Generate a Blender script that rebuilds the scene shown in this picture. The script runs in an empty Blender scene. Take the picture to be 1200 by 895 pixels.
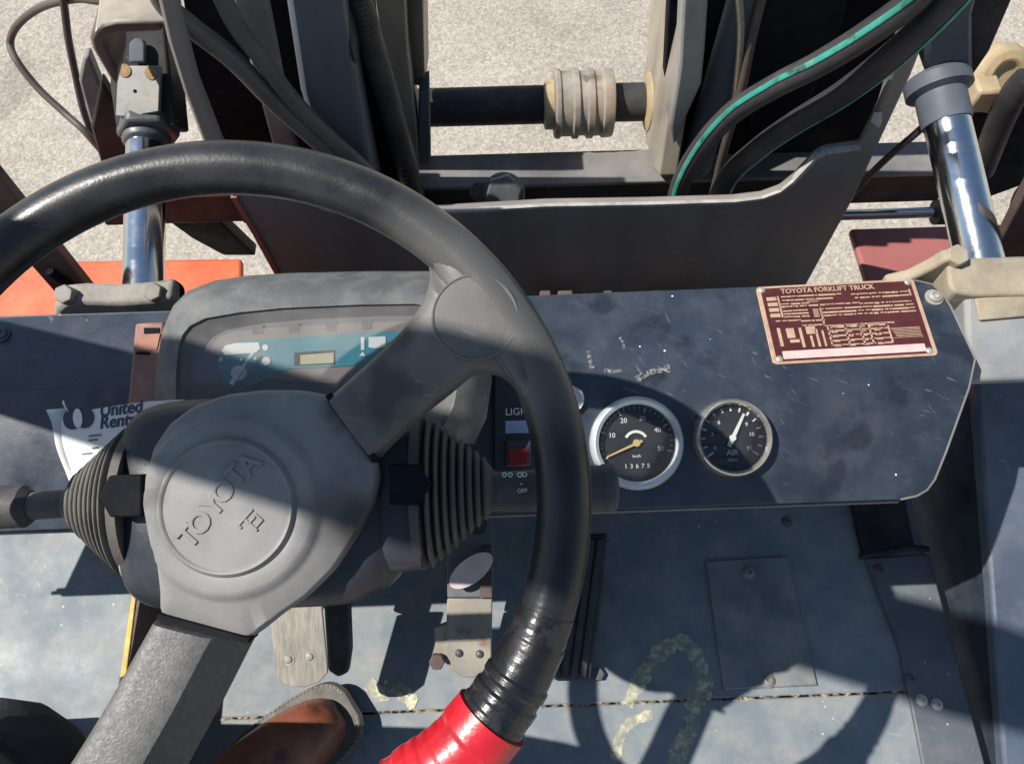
import bpy, bmesh, math, random
from mathutils import Vector as V, Matrix
random.seed(7)
S = bpy.context.scene
COL = S.collection
# ------------------------------------------------------------------ camera, sky, sun, exposure
DEP, YAW, FPX = 64.0, 2.1, 942.0            # depression, yaw (deg), focal length in photo pixels
CAM = V((0, 0, .95))
cd = bpy.data.cameras.new('camera'); co = bpy.data.objects.new('camera', cd); COL.objects.link(co)
cd.sensor_fit = 'HORIZONTAL'; cd.sensor_width = 36; cd.lens = 36 * FPX / 1200
cd.clip_start = .02; cd.clip_end = 500
co.location = CAM; co.rotation_euler = (math.radians(90 - DEP), 0, math.radians(-YAW))
S.camera = co
SUN = V((-.72, .03, 1.0)).normalized()      # towards the sun
w = bpy.data.worlds.new('World'); S.world = w; w.use_nodes = True
nt = w.node_tree; sky = nt.nodes.new('ShaderNodeTexSky'); sky.sky_type = 'NISHITA'; sky.sun_disc = False
sky.sun_elevation = math.asin(SUN.z); sky.sun_rotation = math.atan2(SUN.x, SUN.y)
sky.air_density = 1.4; sky.dust_density = .4
bg = nt.nodes['Background']; bg.inputs['Strength'].default_value = .075
nt.links.new(sky.outputs[0], bg.inputs['Color'])
sd = bpy.data.lights.new('sun', 'SUN'); sd.energy = 5.0; sd.angle = math.radians(.5); sd.color = (1, .94, .86)
so = bpy.data.objects.new('sun', sd); COL.objects.link(so); so.rotation_euler = SUN.to_track_quat('Z', 'Y').to_euler()
S.view_settings.view_transform = 'Standard'; S.view_settings.look = 'None'
S.view_settings.exposure = 0.45; S.view_settings.gamma = 1.0

# ------------------------------------------------------------------ measuring: photo pixel -> point on a real plane
_d, _y = math.radians(DEP), math.radians(YAW)
FW = V((math.sin(_y) * math.cos(_d), math.cos(_y) * math.cos(_d), -math.sin(_d)))
RT = V((math.cos(_y), -math.sin(_y), 0)); UP = RT.cross(FW)
def at(p, x=None, y=None, z=None, d=None, pl=None):
    r = FW + RT * ((p[0] - 600) / FPX) - UP * ((p[1] - 447.5) / FPX)
    if z is not None: t = (z - CAM.z) / r.z
    elif y is not None: t = (y - CAM.y) / r.y
    elif x is not None: t = (x - CAM.x) / r.x
    elif pl is not None: t = (pl[0] - CAM).dot(pl[1]) / r.dot(pl[1])
    else: t = d
    return CAM + r * t

# ------------------------------------------------------------------ mesh helpers
def new(): return bmesh.new()
def finish(name, bm, m, parent=None, smooth=35, bevel=0, segs=2, solid=0, sub=0, blim=30):
    bmesh.ops.recalc_face_normals(bm, faces=bm.faces[:])
    me = bpy.data.meshes.new(name); bm.to_mesh(me); bm.free()
    for p in me.polygons: p.use_smooth = True
    me.set_sharp_from_angle(angle=math.radians(smooth))
    if m: me.materials.append(m)
    o = bpy.data.objects.new(name, me); COL.objects.link(o)
    if parent is not None: adopt(o, parent)
    if solid:
        k = o.modifiers.new('solid', 'SOLIDIFY'); k.thickness = solid; k.offset = -1
    if sub:
        k = o.modifiers.new('sub', 'SUBSURF'); k.levels = sub; k.render_levels = sub
    if bevel:
        k = o.modifiers.new('bevel', 'BEVEL'); k.width = bevel; k.segments = segs
        k.limit_method = 'ANGLE'; k.angle_limit = math.radians(blim); k.harden_normals = False
    return o
def adopt(o, parent):
    o.parent = parent
    off = parent.location if parent.type == 'EMPTY' else V((0, 0, 0))   # every mesh is modelled in place
    o.matrix_parent_inverse = Matrix.Translation(-off)
def thing(name, label, cat, loc=(0, 0, 0), group=None):
    o = bpy.data.objects.new(name, None); COL.objects.link(o); o.location = loc
    o['label'] = label; o['category'] = cat
    if group: o['group'] = group
    return o
def tag(o, label, cat, group=None):
    o['label'] = label; o['category'] = cat
    if group: o['group'] = group
    return o
def copy_to(o, delta, parent=None):
    c = o.copy(); COL.objects.link(c); c.location = o.location + V(delta)
    for ch in o.children:
        k = ch.copy(); COL.objects.link(k); k.parent = c
    return c
def frame(axis, ref=V((0, 0, 1))):
    n = V(axis).normalized()
    if abs(n.dot(ref)) > .98: ref = V((0, 1, 0))
    a = ref.cross(n).normalized(); return a, n.cross(a), n
def prism(bm, pts, vec):
    pts = [V(p) for p in pts]; vec = V(vec)
    a = [bm.verts.new(p) for p in pts]; b = [bm.verts.new(p + vec) for p in pts]
    n = len(a); bm.faces.new(a); bm.faces.new(b[::-1])
    for i in range(n): bm.faces.new((a[i], b[i], b[(i + 1) % n], a[(i + 1) % n]))
def box(bm, c, s, ax=None):
    ax = ax or (V((1, 0, 0)), V((0, 1, 0)), V((0, 0, 1))); c = V(c)
    q = [c + ax[0] * sx * s[0] / 2 + ax[1] * sy * s[1] / 2 - ax[2] * s[2] / 2 for sx, sy in ((-1, -1), (1, -1), (1, 1), (-1, 1))]
    prism(bm, q, ax[2] * s[2])
def lathe(bm, o, axis, prof, seg=48, cap=True, ref=V((0, 0, 1))):
    a, b, n = frame(axis, ref); o = V(o); rings = []
    for r, h in prof:
        if r < 1e-6: rings.append([bm.verts.new(o + n * h)])
        else: rings.append([bm.verts.new(o + n * h + (a * math.cos(t) + b * math.sin(t)) * r) for t in (2 * math.pi * i / seg for i in range(seg))])
    for A, B in zip(rings, rings[1:]):
        for i in range(seg):
            j = (i + 1) % seg
            if len(A) == 1 and len(B) == 1: continue
            if len(A) == 1: bm.faces.new((A[0], B[i], B[j]))
            elif len(B) == 1: bm.faces.new((A[i], B[0], A[j]))
            else: bm.faces.new((A[i], B[i], B[j], A[j]))
    if cap:
        for R in (rings[0], rings[-1]):
            if len(R) > 2: bm.faces.new(R)
def cyl(bm, p, q, r, seg=24, r2=None):
    p, q = V(p), V(q); lathe(bm, p, q - p, [(r, 0), (r if r2 is None else r2, (q - p).length)], seg)
def catmull(P, n=8, closed=False):
    P = [V(p) for p in P]; out = []; N = len(P)
    for i in range(N if closed else N - 1):
        g = lambda k: P[k % N] if closed else P[max(0, min(N - 1, k))]
        a, b, c, d = g(i - 1), g(i), g(i + 1), g(i + 2)
        for k in range(n):
            t = k / n
            out.append(.5 * ((2 * b) + (c - a) * t + (2 * a - 5 * b + 4 * c - d) * t * t + (3 * b - a - 3 * c + d) * t ** 3))
    if not closed: out.append(P[-1])
    return out
def tube(bm, pts, r, seg=14, closed=False, cap=True):
    pts = [V(p) for p in pts]; N = len(pts); rings = []
    rad = r if callable(r) else (lambda i: r)
    up = None
    for i, p in enumerate(pts):
        if closed: t = pts[(i + 1) % N] - pts[i - 1]
        else: t = pts[min(N - 1, i + 1)] - pts[max(0, i - 1)]
        t.normalize()
        if up is None: up = frame(t)[0]
        up = (up - t * up.dot(t)).normalized(); s = t.cross(up)
        rings.append([bm.verts.new(p + (up * math.cos(a) + s * math.sin(a)) * rad(i)) for a in (2 * math.pi * k / seg for k in range(seg))])
    for i in range(N if closed else N - 1):
        A, B = rings[i], rings[(i + 1) % N]
        for k in range(seg):
            j = (k + 1) % seg; bm.faces.new((A[k], A[j], B[j], B[k]))
    if cap and not closed:
        bm.faces.new(rings[0][::-1]); bm.faces.new(rings[-1])
def hexnut(bm, o, axis, r, h, rot=0):
    a, b, n = frame(axis); o = V(o)
    prism(bm, [o + (a * math.cos(t + rot) + b * math.sin(t + rot)) * r for t in (math.pi * i / 3 for i in range(6))], n * h)
def dome(bm, o, axis, r, h, seg=20):
    lathe(bm, o, axis, [(r * math.cos(t), h * math.sin(t)) for t in (math.pi / 2 * k / 5 for k in range(5))] + [(0, h)], seg)
def text(bm, body, size, origin, ax, ex=.0004, align='CENTER', shear=0, bold=0, bev=0):
    cu = bpy.data.curves.new('t', 'FONT'); cu.body = body; cu.size = size; cu.extrude = ex; cu.align_x = align; cu.align_y = 'CENTER'
    cu.shear = shear; cu.offset = bold; cu.resolution_u = 3; cu.bevel_depth = bev
    o = bpy.data.objects.new('t', cu); COL.objects.link(o)
    me = bpy.data.meshes.new_from_object(o.evaluated_get(bpy.context.evaluated_depsgraph_get()))
    vs = [bm.verts.new(V(origin) + ax[0] * v.co.x + ax[1] * v.co.y + ax[2] * v.co.z) for v in me.vertices]
    for p in me.polygons:
        try: bm.faces.new([vs[i] for i in p.vertices])
        except ValueError: pass
    bpy.data.objects.remove(o); bpy.data.curves.remove(cu); bpy.data.meshes.remove(me)
def loft(bm, rings, closed_ring=True, cap=True):
    R = [[bm.verts.new(V(p)) for p in r] for r in rings]; n = len(R[0])
    for A, B in zip(R, R[1:]):
        for i in range(n if closed_ring else n - 1):
            j = (i + 1) % n; bm.faces.new((A[i], A[j], B[j], B[i]))
    if cap and closed_ring:
        bm.faces.new(R[0][::-1]); bm.faces.new(R[-1])

# ------------------------------------------------------------------ materials
def mat(name, base, rough=.5, metal=0, var=.25, vscale=12, dust=None, damt=0, dscale=25, specks=None, sscale=120, sth=.12,
        bump=0, bscale=300, rvar=.15, spec=.5, streak=None, coat=0, stretch=(1, 1, 1), scratch=None):
    m = bpy.data.materials.new(name); m.use_nodes = True; N = m.node_tree.nodes; L = m.node_tree.links
    b = N['Principled BSDF']; tc = N.new('ShaderNodeTexCoord'); mp = N.new('ShaderNodeMapping'); mp.inputs['Scale'].default_value = stretch
    L.new(tc.outputs['Object'], mp.inputs[0]); co_ = mp.outputs[0]
    def noise(sc, det=6, ro=.6):
        n = N.new('ShaderNodeTexNoise'); n.inputs['Scale'].default_value = sc; n.inputs['Detail'].default_value = det; n.inputs['Roughness'].default_value = ro
        L.new(co_, n.inputs['Vector']); return n.outputs['Fac']
    def ramp(src, lo, hi, a=0, c=1):
        r = N.new('ShaderNodeMapRange'); r.inputs[1].default_value = lo; r.inputs[2].default_value = hi; r.inputs[3].default_value = a; r.inputs[4].default_value = c
        L.new(src, r.inputs[0]); return r.outputs[0]
    def mix(fac, A, B):
        x = N.new('ShaderNodeMix'); x.data_type = 'RGBA'
        L.new(fac, x.inputs[0])
        for s, q in ((6, A), (7, B)):
            if hasattr(q, 'links'): L.new(q, x.inputs[s])
            else: x.inputs[s].default_value = (*q, 1)
        return x.outputs[2]
    n1 = noise(vscale)
    c = mix(ramp(n1, .3, .7), [v * (1 - var) for v in base], [min(1, v * (1 + var)) for v in base])
    if dust:
        n2 = noise(dscale, 8, .65); c = mix(ramp(n2, .62 - damt * .5, .85 - damt * .3, 0, min(1, .35 + damt * .6)), c, dust)
    if streak:
        n4 = noise(streak[1], 3, .5); c = mix(ramp(n4, streak[2], streak[2] + .08, 0, streak[3]), c, streak[0])
    if specks:
        vo = N.new('ShaderNodeTexVoronoi'); vo.inputs['Scale'].default_value = sscale; L.new(co_, vo.inputs['Vector'])
        cut = noise(sscale * .22, 2); mu = N.new('ShaderNodeMath'); mu.operation = 'MULTIPLY'
        L.new(ramp(vo.outputs['Distance'], sth * .6, sth, 1, 0), mu.inputs[0]); L.new(ramp(cut, .5, .62), mu.inputs[1])
        c = mix(mu.outputs[0], c, specks)
    if scratch:
        for ang, scl in ((.35, (22, 420, 60)), (1.9, (30, 480, 60)), (2.7, (18, 380, 60))):
            m1 = N.new('ShaderNodeMapping'); m1.inputs['Rotation'].default_value = (ang * .6, ang * .3, ang); L.new(tc.outputs['Object'], m1.inputs[0])
            m2 = N.new('ShaderNodeMapping'); m2.inputs['Scale'].default_value = scl; L.new(m1.outputs[0], m2.inputs[0]); n5 = N.new('ShaderNodeTexNoise'); n5.inputs['Scale'].default_value = 1; n5.inputs['Detail'].default_value = 2
            L.new(m2.outputs[0], n5.inputs['Vector']); mu2 = N.new('ShaderNodeMath'); mu2.operation = 'MULTIPLY'
            L.new(ramp(n5.outputs['Fac'], .68, .76, 0, scratch[1] * .8), mu2.inputs[0]); L.new(ramp(noise(9, 3), .45, .6), mu2.inputs[1])
            c = mix(mu2.outputs[0], c, scratch[0])
    L.new(c, b.inputs['Base Color']); b.inputs['Metallic'].default_value = metal
    b.inputs['Specular IOR Level'].default_value = spec
    L.new(ramp(noise(vscale * 2.3), .3, .7, max(.03, rough - rvar), min(1, rough + rvar)), b.inputs['Roughness'])
    if coat: b.inputs['Coat Weight'].default_value = coat; b.inputs['Coat Roughness'].default_value = .15
    if bump:
        bp = N.new('ShaderNodeBump'); bp.inputs['Strength'].default_value = bump; bp.inputs['Distance'].default_value = .001
        L.new(noise(bscale, 4), bp.inputs['Height']); L.new(bp.outputs[0], b.inputs['Normal'])
    return m
def glass_mat(hz=.16):
    m = bpy.data.materials.new('clear_lens'); m.use_nodes = True; N = m.node_tree.nodes; L = m.node_tree.links; N.clear()
    out = N.new('ShaderNodeOutputMaterial'); t = N.new('ShaderNodeBsdfTransparent'); t.inputs[0].default_value = (.93, .95, .95, 1)
    g = N.new('ShaderNodeBsdfGlossy'); g.inputs['Roughness'].default_value = .06; fr = N.new('ShaderNodeFresnel'); fr.inputs[0].default_value = 1.45
    d = N.new('ShaderNodeBsdfDiffuse'); d.inputs[0].default_value = (.5, .48, .45, 1)
    m1 = N.new('ShaderNodeMixShader'); L.new(fr.outputs[0], m1.inputs[0]); L.new(t.outputs[0], m1.inputs[1]); L.new(g.outputs[0], m1.inputs[2])
    n = N.new('ShaderNodeTexNoise'); n.inputs['Scale'].default_value = 25; tc = N.new('ShaderNodeTexCoord'); L.new(tc.outputs['Object'], n.inputs['Vector']); r = N.new('ShaderNodeMapRange'); r.inputs[1].default_value = .35; r.inputs[2].default_value = .8; r.inputs[3].default_value = hz * .6; r.inputs[4].default_value = hz * 1.5
    L.new(n.outputs[0], r.inputs[0]); m2 = N.new('ShaderNodeMixShader'); L.new(r.outputs[0], m2.inputs[0]); L.new(m1.outputs[0], m2.inputs[1]); L.new(d.outputs[0], m2.inputs[2])
    L.new(m2.outputs[0], out.inputs[0]); return m
def patchy(name, base, lo=.45, hi=.6, sc=220):
    m = mat(name, base, .8, var=.3, vscale=80); N = m.node_tree.nodes; L = m.node_tree.links
    n = N.new('ShaderNodeTexNoise'); n.inputs['Scale'].default_value = sc; n.inputs['Detail'].default_value = 5
    tc = N.new('ShaderNodeTexCoord'); L.new(tc.outputs['Object'], n.inputs['Vector'])
    r = N.new('ShaderNodeMapRange'); r.inputs[1].default_value = lo; r.inputs[2].default_value = hi; L.new(n.outputs[0], r.inputs[0])
    n2 = N.new('ShaderNodeTexNoise'); n2.inputs['Scale'].default_value = 60; L.new(tc.outputs['Object'], n2.inputs['Vector']); r2 = N.new('ShaderNodeMapRange'); r2.inputs[1].default_value = .3; r2.inputs[2].default_value = .6; r2.inputs[3].default_value = .4; r2.inputs[4].default_value = .85; L.new(n2.outputs[0], r2.inputs[0]); mm_ = N.new('ShaderNodeMath'); mm_.operation = 'MULTIPLY'; L.new(r.outputs[0], mm_.inputs[0]); L.new(r2.outputs[0], mm_.inputs[1])
    L.new(mm_.outputs[0], N['Principled BSDF'].inputs['Alpha']); return m
DUST = (.42, .39, .34)
M = {}
M['dash'] = mat('dash_paint', (.026, .036, .054), .36, var=.3, vscale=7, dust=(.085, .095, .11), damt=.36, dscale=22, scratch=((.22, .22, .22), .55), specks=(.4, .4, .39), sscale=55, sth=.045, bump=.12, bscale=260, streak=((.010, .013, .02), 24, .60, .6))
M['floor'] = mat('floor_paint', (.155, .19, .22), .62, var=.16, vscale=9, dust=(.33, .31, .27), damt=.42, dscale=28, scratch=((.42, .41, .38), .5), specks=(.55, .53, .48), sscale=70, sth=.09, bump=.15, bscale=240, streak=((.09, .12, .15), 9, .60, .4))
M['cab'] = mat('cab_grey', (.09, .105, .125), .55, var=.3, vscale=9, scratch=((.3, .29, .28), .5), dust=(.2, .19, .17), damt=.25, dscale=20, specks=(.45, .45, .42), sscale=80, sth=.1, bump=.12)
M['access'] = mat('access_plate_grey', (.16, .182, .198), .65, var=.3, vscale=14, dust=(.36, .31, .25), damt=.4, dscale=18, bump=.15, bscale=300)
M['dark'] = mat('black_paint', (.032, .032, .035), .62, spec=.15, var=.3, vscale=10, dust=(.09, .08, .07), damt=.3, dscale=20, bump=.15, bscale=200, specks=(.2, .19, .17), sscale=110, sth=.08)
M['void'] = mat('black_and_deep_shade', (.012, .013, .017), .8, spec=.06, var=.4, vscale=15, dust=(.04, .035, .03), damt=.2, dscale=22, bump=.2)  # flat black for small parts; also stands in for shade in recesses
M['mast'] = mat('mast_black', (.21, .195, .185), .75, spec=.25, var=.35, vscale=8, dust=(.24, .20, .17), damt=.5, dscale=7, scratch=((.4, .37, .33), .5), bump=.2, bscale=150, stretch=(1, 1, .25), specks=(.28, .25, .22), sscale=100, sth=.07)
M['slab'] = mat('mast_slate', (.095, .11, .135), .6, spec=.3, var=.3, vscale=9, dust=(.1, .1, .1), damt=.25, dscale=10, bump=.15, stretch=(1, 1, .3))
M['worn'] = mat('worn_steel', (.33, .295, .25), .5, metal=.25, var=.3, vscale=16, dust=(.5, .42, .3), damt=.4, dscale=16, streak=((.12, .1, .08), 14, .6, .8), bump=.25, bscale=120, stretch=(1, 1, .3))
M['strap2'] = mat('lightened_grey_plate', (.26, .255, .245), .7, var=.3, vscale=14, dust=(.36, .34, .3), damt=.4, dscale=14, bump=.2, bscale=180)  # paler copy of the grey plate; stands in for sunlight on the flange
M['edge'] = mat('bright_edge', (.42, .41, .39), .55, metal=.2, var=.3, vscale=40, dust=(.15, .14, .13), damt=.3, dscale=60, bump=.2)
M['strap'] = mat('grey_plate', (.14, .14, .14), .6, var=.3, vscale=14, dust=(.22, .2, .18), damt=.4, dscale=14, bump=.2, bscale=180)
M['cast'] = mat('dusty_cast_iron', (.22, .21, .19), .75, var=.3, vscale=30, dust=(.36, .33, .27), damt=.45, dscale=25, bump=.6, bscale=220)
M['castr'] = mat('sandy_cast_iron', (.26, .23, .18), .75, var=.3, vscale=30, dust=(.42, .34, .22), damt=.5, dscale=18, bump=.6, bscale=200)
M['rust'] = mat('rust_stain', (.30, .19, .09), .8, var=.3, vscale=200)
M['cowl'] = mat('dusty_grey_blue_casting', (.20, .215, .235), .7, var=.3, vscale=14, dust=(.34, .31, .26), damt=.45, dscale=16, scratch=((.4, .38, .34), .5), bump=.3, bscale=200)
M['panel'] = mat('shaded_blue_panel', (.075, .10, .145), .55, var=.25, vscale=8, dust=(.2, .2, .2), damt=.3, dscale=14, scratch=((.4, .4, .4), .5), bump=.12)  # pale blue panel, darkened in its base colour to stand in for shade
M['tan'] = mat('tan_paint', (.36, .27, .145), .7, var=.3, vscale=30, dust=(.40, .35, .27), damt=.5, dscale=25, bump=.5, bscale=120, streak=((.2, .15, .1), 30, .62, .6))
M['collar'] = mat('dusty_collar', (.27, .25, .225), .7, metal=.15, streak=((.10, .07, .05), 26, .56, .75), var=.4, vscale=30, dust=(.40, .30, .20), damt=.45, dscale=24, bump=.4, bscale=160)
M['chrome'] = mat('chrome', (.66, .68, .70), .16, 1.0, var=.12, vscale=30, rvar=.06, streak=((.40, .38, .34), 30, .62, .5))
M['galv'] = mat('zinc_plate', (.25, .25, .235), .5, metal=.35, var=.15, vscale=25, dust=(.5, .40, .25), damt=.15, dscale=35, bump=.1)
M['brushed'] = mat('brushed_steel', (.36, .34, .30), .45, metal=.4, var=.25, vscale=60, dust=(.45, .4, .32), damt=.25, dscale=30, bump=.2, bscale=200, stretch=(3, .15, 1))
M['nut'] = mat('dark_steel', (.10, .105, .115), .5, metal=.4, var=.3, vscale=40, bump=.2)
M['bolt'] = mat('bolt_steel', (.45, .43, .38), .45, metal=.5, var=.25, vscale=60, bump=.15)
M['red'] = mat('fender_red', (.66, .115, .045), .55, var=.15, vscale=10, dust=(.62, .27, .14), damt=.3, dscale=14, bump=.08)
M['maroon'] = mat('shaded_red_and_rust', (.30, .105, .10), .55, var=.12, vscale=10, dust=(.35, .15, .12), damt=.25, dscale=14, bump=.08)  # fender red darkened as painted shade; also colours the rusty plate edge
M['brown'] = mat('rusty_brown_bar', (.085, .055, .05), .7, var=.3, vscale=20, dust=(.16, .11, .09), damt=.3, dscale=20, bump=.3)
M['brownb'] = mat('brown_bracket', (.085, .055, .052), .5, var=.25, vscale=20, dust=(.2, .16, .14), damt=.25, dscale=20, bump=.2)
M['rim'] = mat('wheel_rubber', (.014, .015, .017), .30, spec=.4, var=.35, vscale=14, dust=(.085, .087, .09), damt=.22, dscale=13, scratch=((.12, .12, .12), .3), bump=.14, bscale=500, rvar=.12)
M['hub'] = mat('hub_plastic', (.205, .203, .197), .6, var=.25, vscale=24, dust=(.28, .27, .25), damt=.4, dscale=22, scratch=((.32, .31, .29), .3), streak=((.07, .068, .064), 18, .62, .6), bump=.10, bscale=900)
M['spoke'] = mat('spoke_plastic', (.085, .084, .083), .45, var=.35, vscale=14, dust=(.17, .16, .145), damt=.5, dscale=16, scratch=((.25, .24, .22), .4), streak=((.02, .019, .018), 15, .56, .75), bump=.10, bscale=900, rvar=.12)
M['lower_spoke'] = mat('grained_plastic', (.098, .097, .095), .5, var=.15, vscale=200, dust=(.17, .167, .16), damt=.35, dscale=260, bump=.35, bscale=700)
M['pod'] = mat('column_plastic', (.030, .033, .042), .4, var=.25, vscale=14, dust=(.08, .08, .085), damt=.2, dscale=20, bump=.15, bscale=700)
M['flange'] = mat('pale_grey_plastic', (.33, .325, .31), .5, var=.2, vscale=20, bump=.2, bscale=600)
M['boot'] = mat('dusty_rubber_boot', (.10, .093, .083), .7, var=.25, vscale=25, dust=(.2, .18, .155), damt=.35, dscale=40, bump=.3, bscale=300)
M['boot2'] = mat('rubber_boot', (.05, .048, .05), .65, var=.25, vscale=25, dust=(.11, .1, .095), damt=.3, dscale=40, bump=.3, bscale=300)
M['cluster'] = mat('cluster_housing', (.085, .092, .097), .6, var=.25, vscale=20, dust=(.20, .195, .185), damt=.4, dscale=40, bump=.25, bscale=700)
M['dialgrey'] = mat('dial_backing', (.11, .115, .155), .5, var=.15, vscale=10)
M['dialpink'] = mat('dial_print_mauve', (.22, .19, .19), .6, var=.1, vscale=10)
M['teal'] = mat('dial_print_teal', (.03, .22, .29), .6, var=.12, vscale=12)
M['white'] = mat('white_print', (.72, .74, .74), .6, var=.06, vscale=30)
M['cream'] = mat('cream_window', (.45, .42, .29), .5, var=.1, vscale=30)
M['bezelw'] = mat('pale_bezel', (.56, .60, .62), .3, metal=.3, var=.08, vscale=40, rvar=.05)
M['bezelc'] = mat('dull_chrome_bezel', (.78, .74, .67), .22, metal=.85, var=.2, vscale=50, rvar=.08)
M['dialblack'] = mat('dial_black', (.014, .015, .022), .45, var=.2, vscale=30)
M['needle_y'] = mat('yellow_needle', (.55, .40, .16), .5, var=.1)
M['plate'] = mat('plate_maroon', (.085, .022, .022), .35, metal=.2, var=.15, vscale=40)
M['plateprint'] = mat('plate_tan_print', (.50, .34, .24), .4, metal=.2, var=.2, vscale=120)
M['platepink'] = mat('plate_pink_strip', (.72, .42, .40), .5, var=.15, vscale=90)
M['tagw'] = mat('tag_white', (.72, .72, .70), .55, var=.05, vscale=20, dust=(.6, .57, .5), damt=.15, dscale=20)
M['navy'] = mat('tag_navy_print', (.012, .018, .06), .5, var=.1)
M['tapeb'] = mat('black_tape', (.010, .010, .012), .27, var=.3, vscale=30, dust=(.09, .09, .09), damt=.15, dscale=60, bump=1.0, bscale=48, rvar=.08)
M['taper'] = mat('red_tape', (.50, .012, .022), .34, var=.25, vscale=30, streak=((.16, .01, .015), 45, .6, .6), bump=1.0, bscale=48, rvar=.08, coat=.3)
M['black_rubber'] = mat('pedal_rubber', (.020, .021, .023), .5, var=.3, vscale=30, dust=(.12, .11, .1), damt=.3, dscale=35, bump=.25)
M['arm'] = mat('pedal_grey_paint', (.10, .115, .125), .5, var=.25, vscale=20, dust=(.25, .22, .18), damt=.25, dscale=25, bump=.2)
M['pad'] = mat('pedal_worn_pad', (.235, .225, .195), .65, var=.25, vscale=30, streak=((.14, .075, .04), 26, .60, .7), dust=(.36, .29, .22), damt=.4, dscale=22, bump=.3)
M['oval'] = mat('pink_white_tag', (.62, .50, .49), .5, var=.15, vscale=60)
M['hose'] = mat('hose_rubber', (.035, .034, .036), .55, var=.3, vscale=18, dust=(.10, .09, .08), damt=.32, dscale=22, bump=.2, bscale=400)
M['hoseg'] = mat('grey_hose_rubber', (.11, .108, .104), .55, var=.3, vscale=18, dust=(.14, .13, .115), damt=.35, dscale=22, bump=.2, bscale=400)
M['hoseb'] = mat('brown_hose_rubber', (.09, .07, .06), .6, var=.2, vscale=18, bump=.1)
M['stripe'] = mat('teal_hose_stripe', (.03, .25, .20), .6, var=.3, vscale=35, dust=(.3, .45, .4), damt=.25, dscale=40, streak=((.02, .05, .045), 45, .60, .85))
M['ground'] = None
M['yellow'] = mat('yellow_edge', (.55, .38, .08), .6, var=.3, vscale=40)
M['paint_mark'] = patchy('pale_yellow_paint_mark', (.60, .58, .40), .28, .62, 150)
M['dirt'] = patchy('tan_dirt', (.40, .33, .24), .42, .62, 160)
M['scuff'] = patchy('pale_scuff', (.50, .46, .42), .40, .75, 380)
M['leather'] = mat('shoe_leather', (.20, .070, .042), .38, scratch=((.42, .27, .2), .8), var=.4, vscale=30, dust=(.28, .15, .10), damt=.25, dscale=40, bump=.3, bscale=200, streak=((.05, .018, .012), 24, .58, .7))
M['sole'] = mat('shoe_sole', (.085, .08, .072), .6, var=.25, vscale=40, dust=(.2, .18, .15), damt=.3, dscale=50, bump=.2)
M['stitch'] = mat('shoe_stitch', (.30, .25, .22), .7)
M['denim'] = mat('dark_trousers', (.014, .015, .024), .9, var=.3, vscale=40, bump=.6, bscale=700)
M['glass'] = glass_mat(.025); M['lens'] = glass_mat(.26)
M['redlamp'] = mat('red_switch', (.20, .012, .012), .35, var=.1)
M['labelblue'] = mat('pale_blue_label', (.30, .36, .52), .5, var=.15, vscale=60)
M['warn'] = mat('orange_label', (.30, .13, .085), .6, var=.2, vscale=40)
M['warnb'] = mat('brown_label', (.24, .115, .09), .5, var=.25, vscale=50, dust=(.3, .2, .16), damt=.3, dscale=60)
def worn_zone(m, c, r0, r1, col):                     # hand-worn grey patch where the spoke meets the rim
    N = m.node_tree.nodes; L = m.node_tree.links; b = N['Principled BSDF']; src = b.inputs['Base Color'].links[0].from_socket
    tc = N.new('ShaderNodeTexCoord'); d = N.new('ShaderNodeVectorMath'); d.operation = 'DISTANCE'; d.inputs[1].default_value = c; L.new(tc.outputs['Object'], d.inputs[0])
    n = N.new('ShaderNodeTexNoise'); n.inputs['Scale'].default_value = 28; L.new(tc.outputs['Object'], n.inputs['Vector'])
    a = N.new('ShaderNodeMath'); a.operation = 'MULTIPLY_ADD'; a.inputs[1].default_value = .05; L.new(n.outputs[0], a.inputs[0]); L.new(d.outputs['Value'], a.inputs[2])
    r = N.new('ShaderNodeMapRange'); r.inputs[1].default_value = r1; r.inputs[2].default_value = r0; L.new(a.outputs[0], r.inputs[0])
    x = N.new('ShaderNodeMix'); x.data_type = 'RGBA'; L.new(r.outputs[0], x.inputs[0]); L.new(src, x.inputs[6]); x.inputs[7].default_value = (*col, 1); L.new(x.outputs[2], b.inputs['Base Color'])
def ground_mat():
    m = mat('pale_concrete', (.335, .303, .26), .9, var=.14, vscale=1.3, dust=(.42, .385, .335), damt=.4, dscale=6, bump=.6, bscale=110, streak=((.19, .17, .145), 5, .62, .45), spec=.2)
    N = m.node_tree.nodes; L = m.node_tree.links; b = N['Principled BSDF']; src = b.inputs['Base Color'].links[0].from_socket
    tc = N.new('ShaderNodeTexCoord')
    for sc, amt in ((120, .13), (230, .17)):               # aggregate: every stone its own tone
        v = N.new('ShaderNodeTexVoronoi'); v.inputs['Scale'].default_value = sc; L.new(tc.outputs['Object'], v.inputs['Vector'])
        bw = N.new('ShaderNodeRGBToBW'); L.new(v.outputs['Color'], bw.inputs[0])
        r = N.new('ShaderNodeMapRange'); r.inputs[1].default_value = .2; r.inputs[2].default_value = .8; r.inputs[3].default_value = 1 - amt; r.inputs[4].default_value = 1 + amt; L.new(bw.outputs[0], r.inputs[0])
        x = N.new('ShaderNodeVectorMath'); x.operation = 'SCALE'; L.new(src, x.inputs[0]); L.new(r.outputs[0], x.inputs['Scale']); src = x.outputs[0]
    L.new(src, b.inputs['Base Color'])
    for n in N:
        if n.type == 'BUMP': n.inputs['Distance'].default_value = .003
    return m
M['ground'] = ground_mat()

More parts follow.
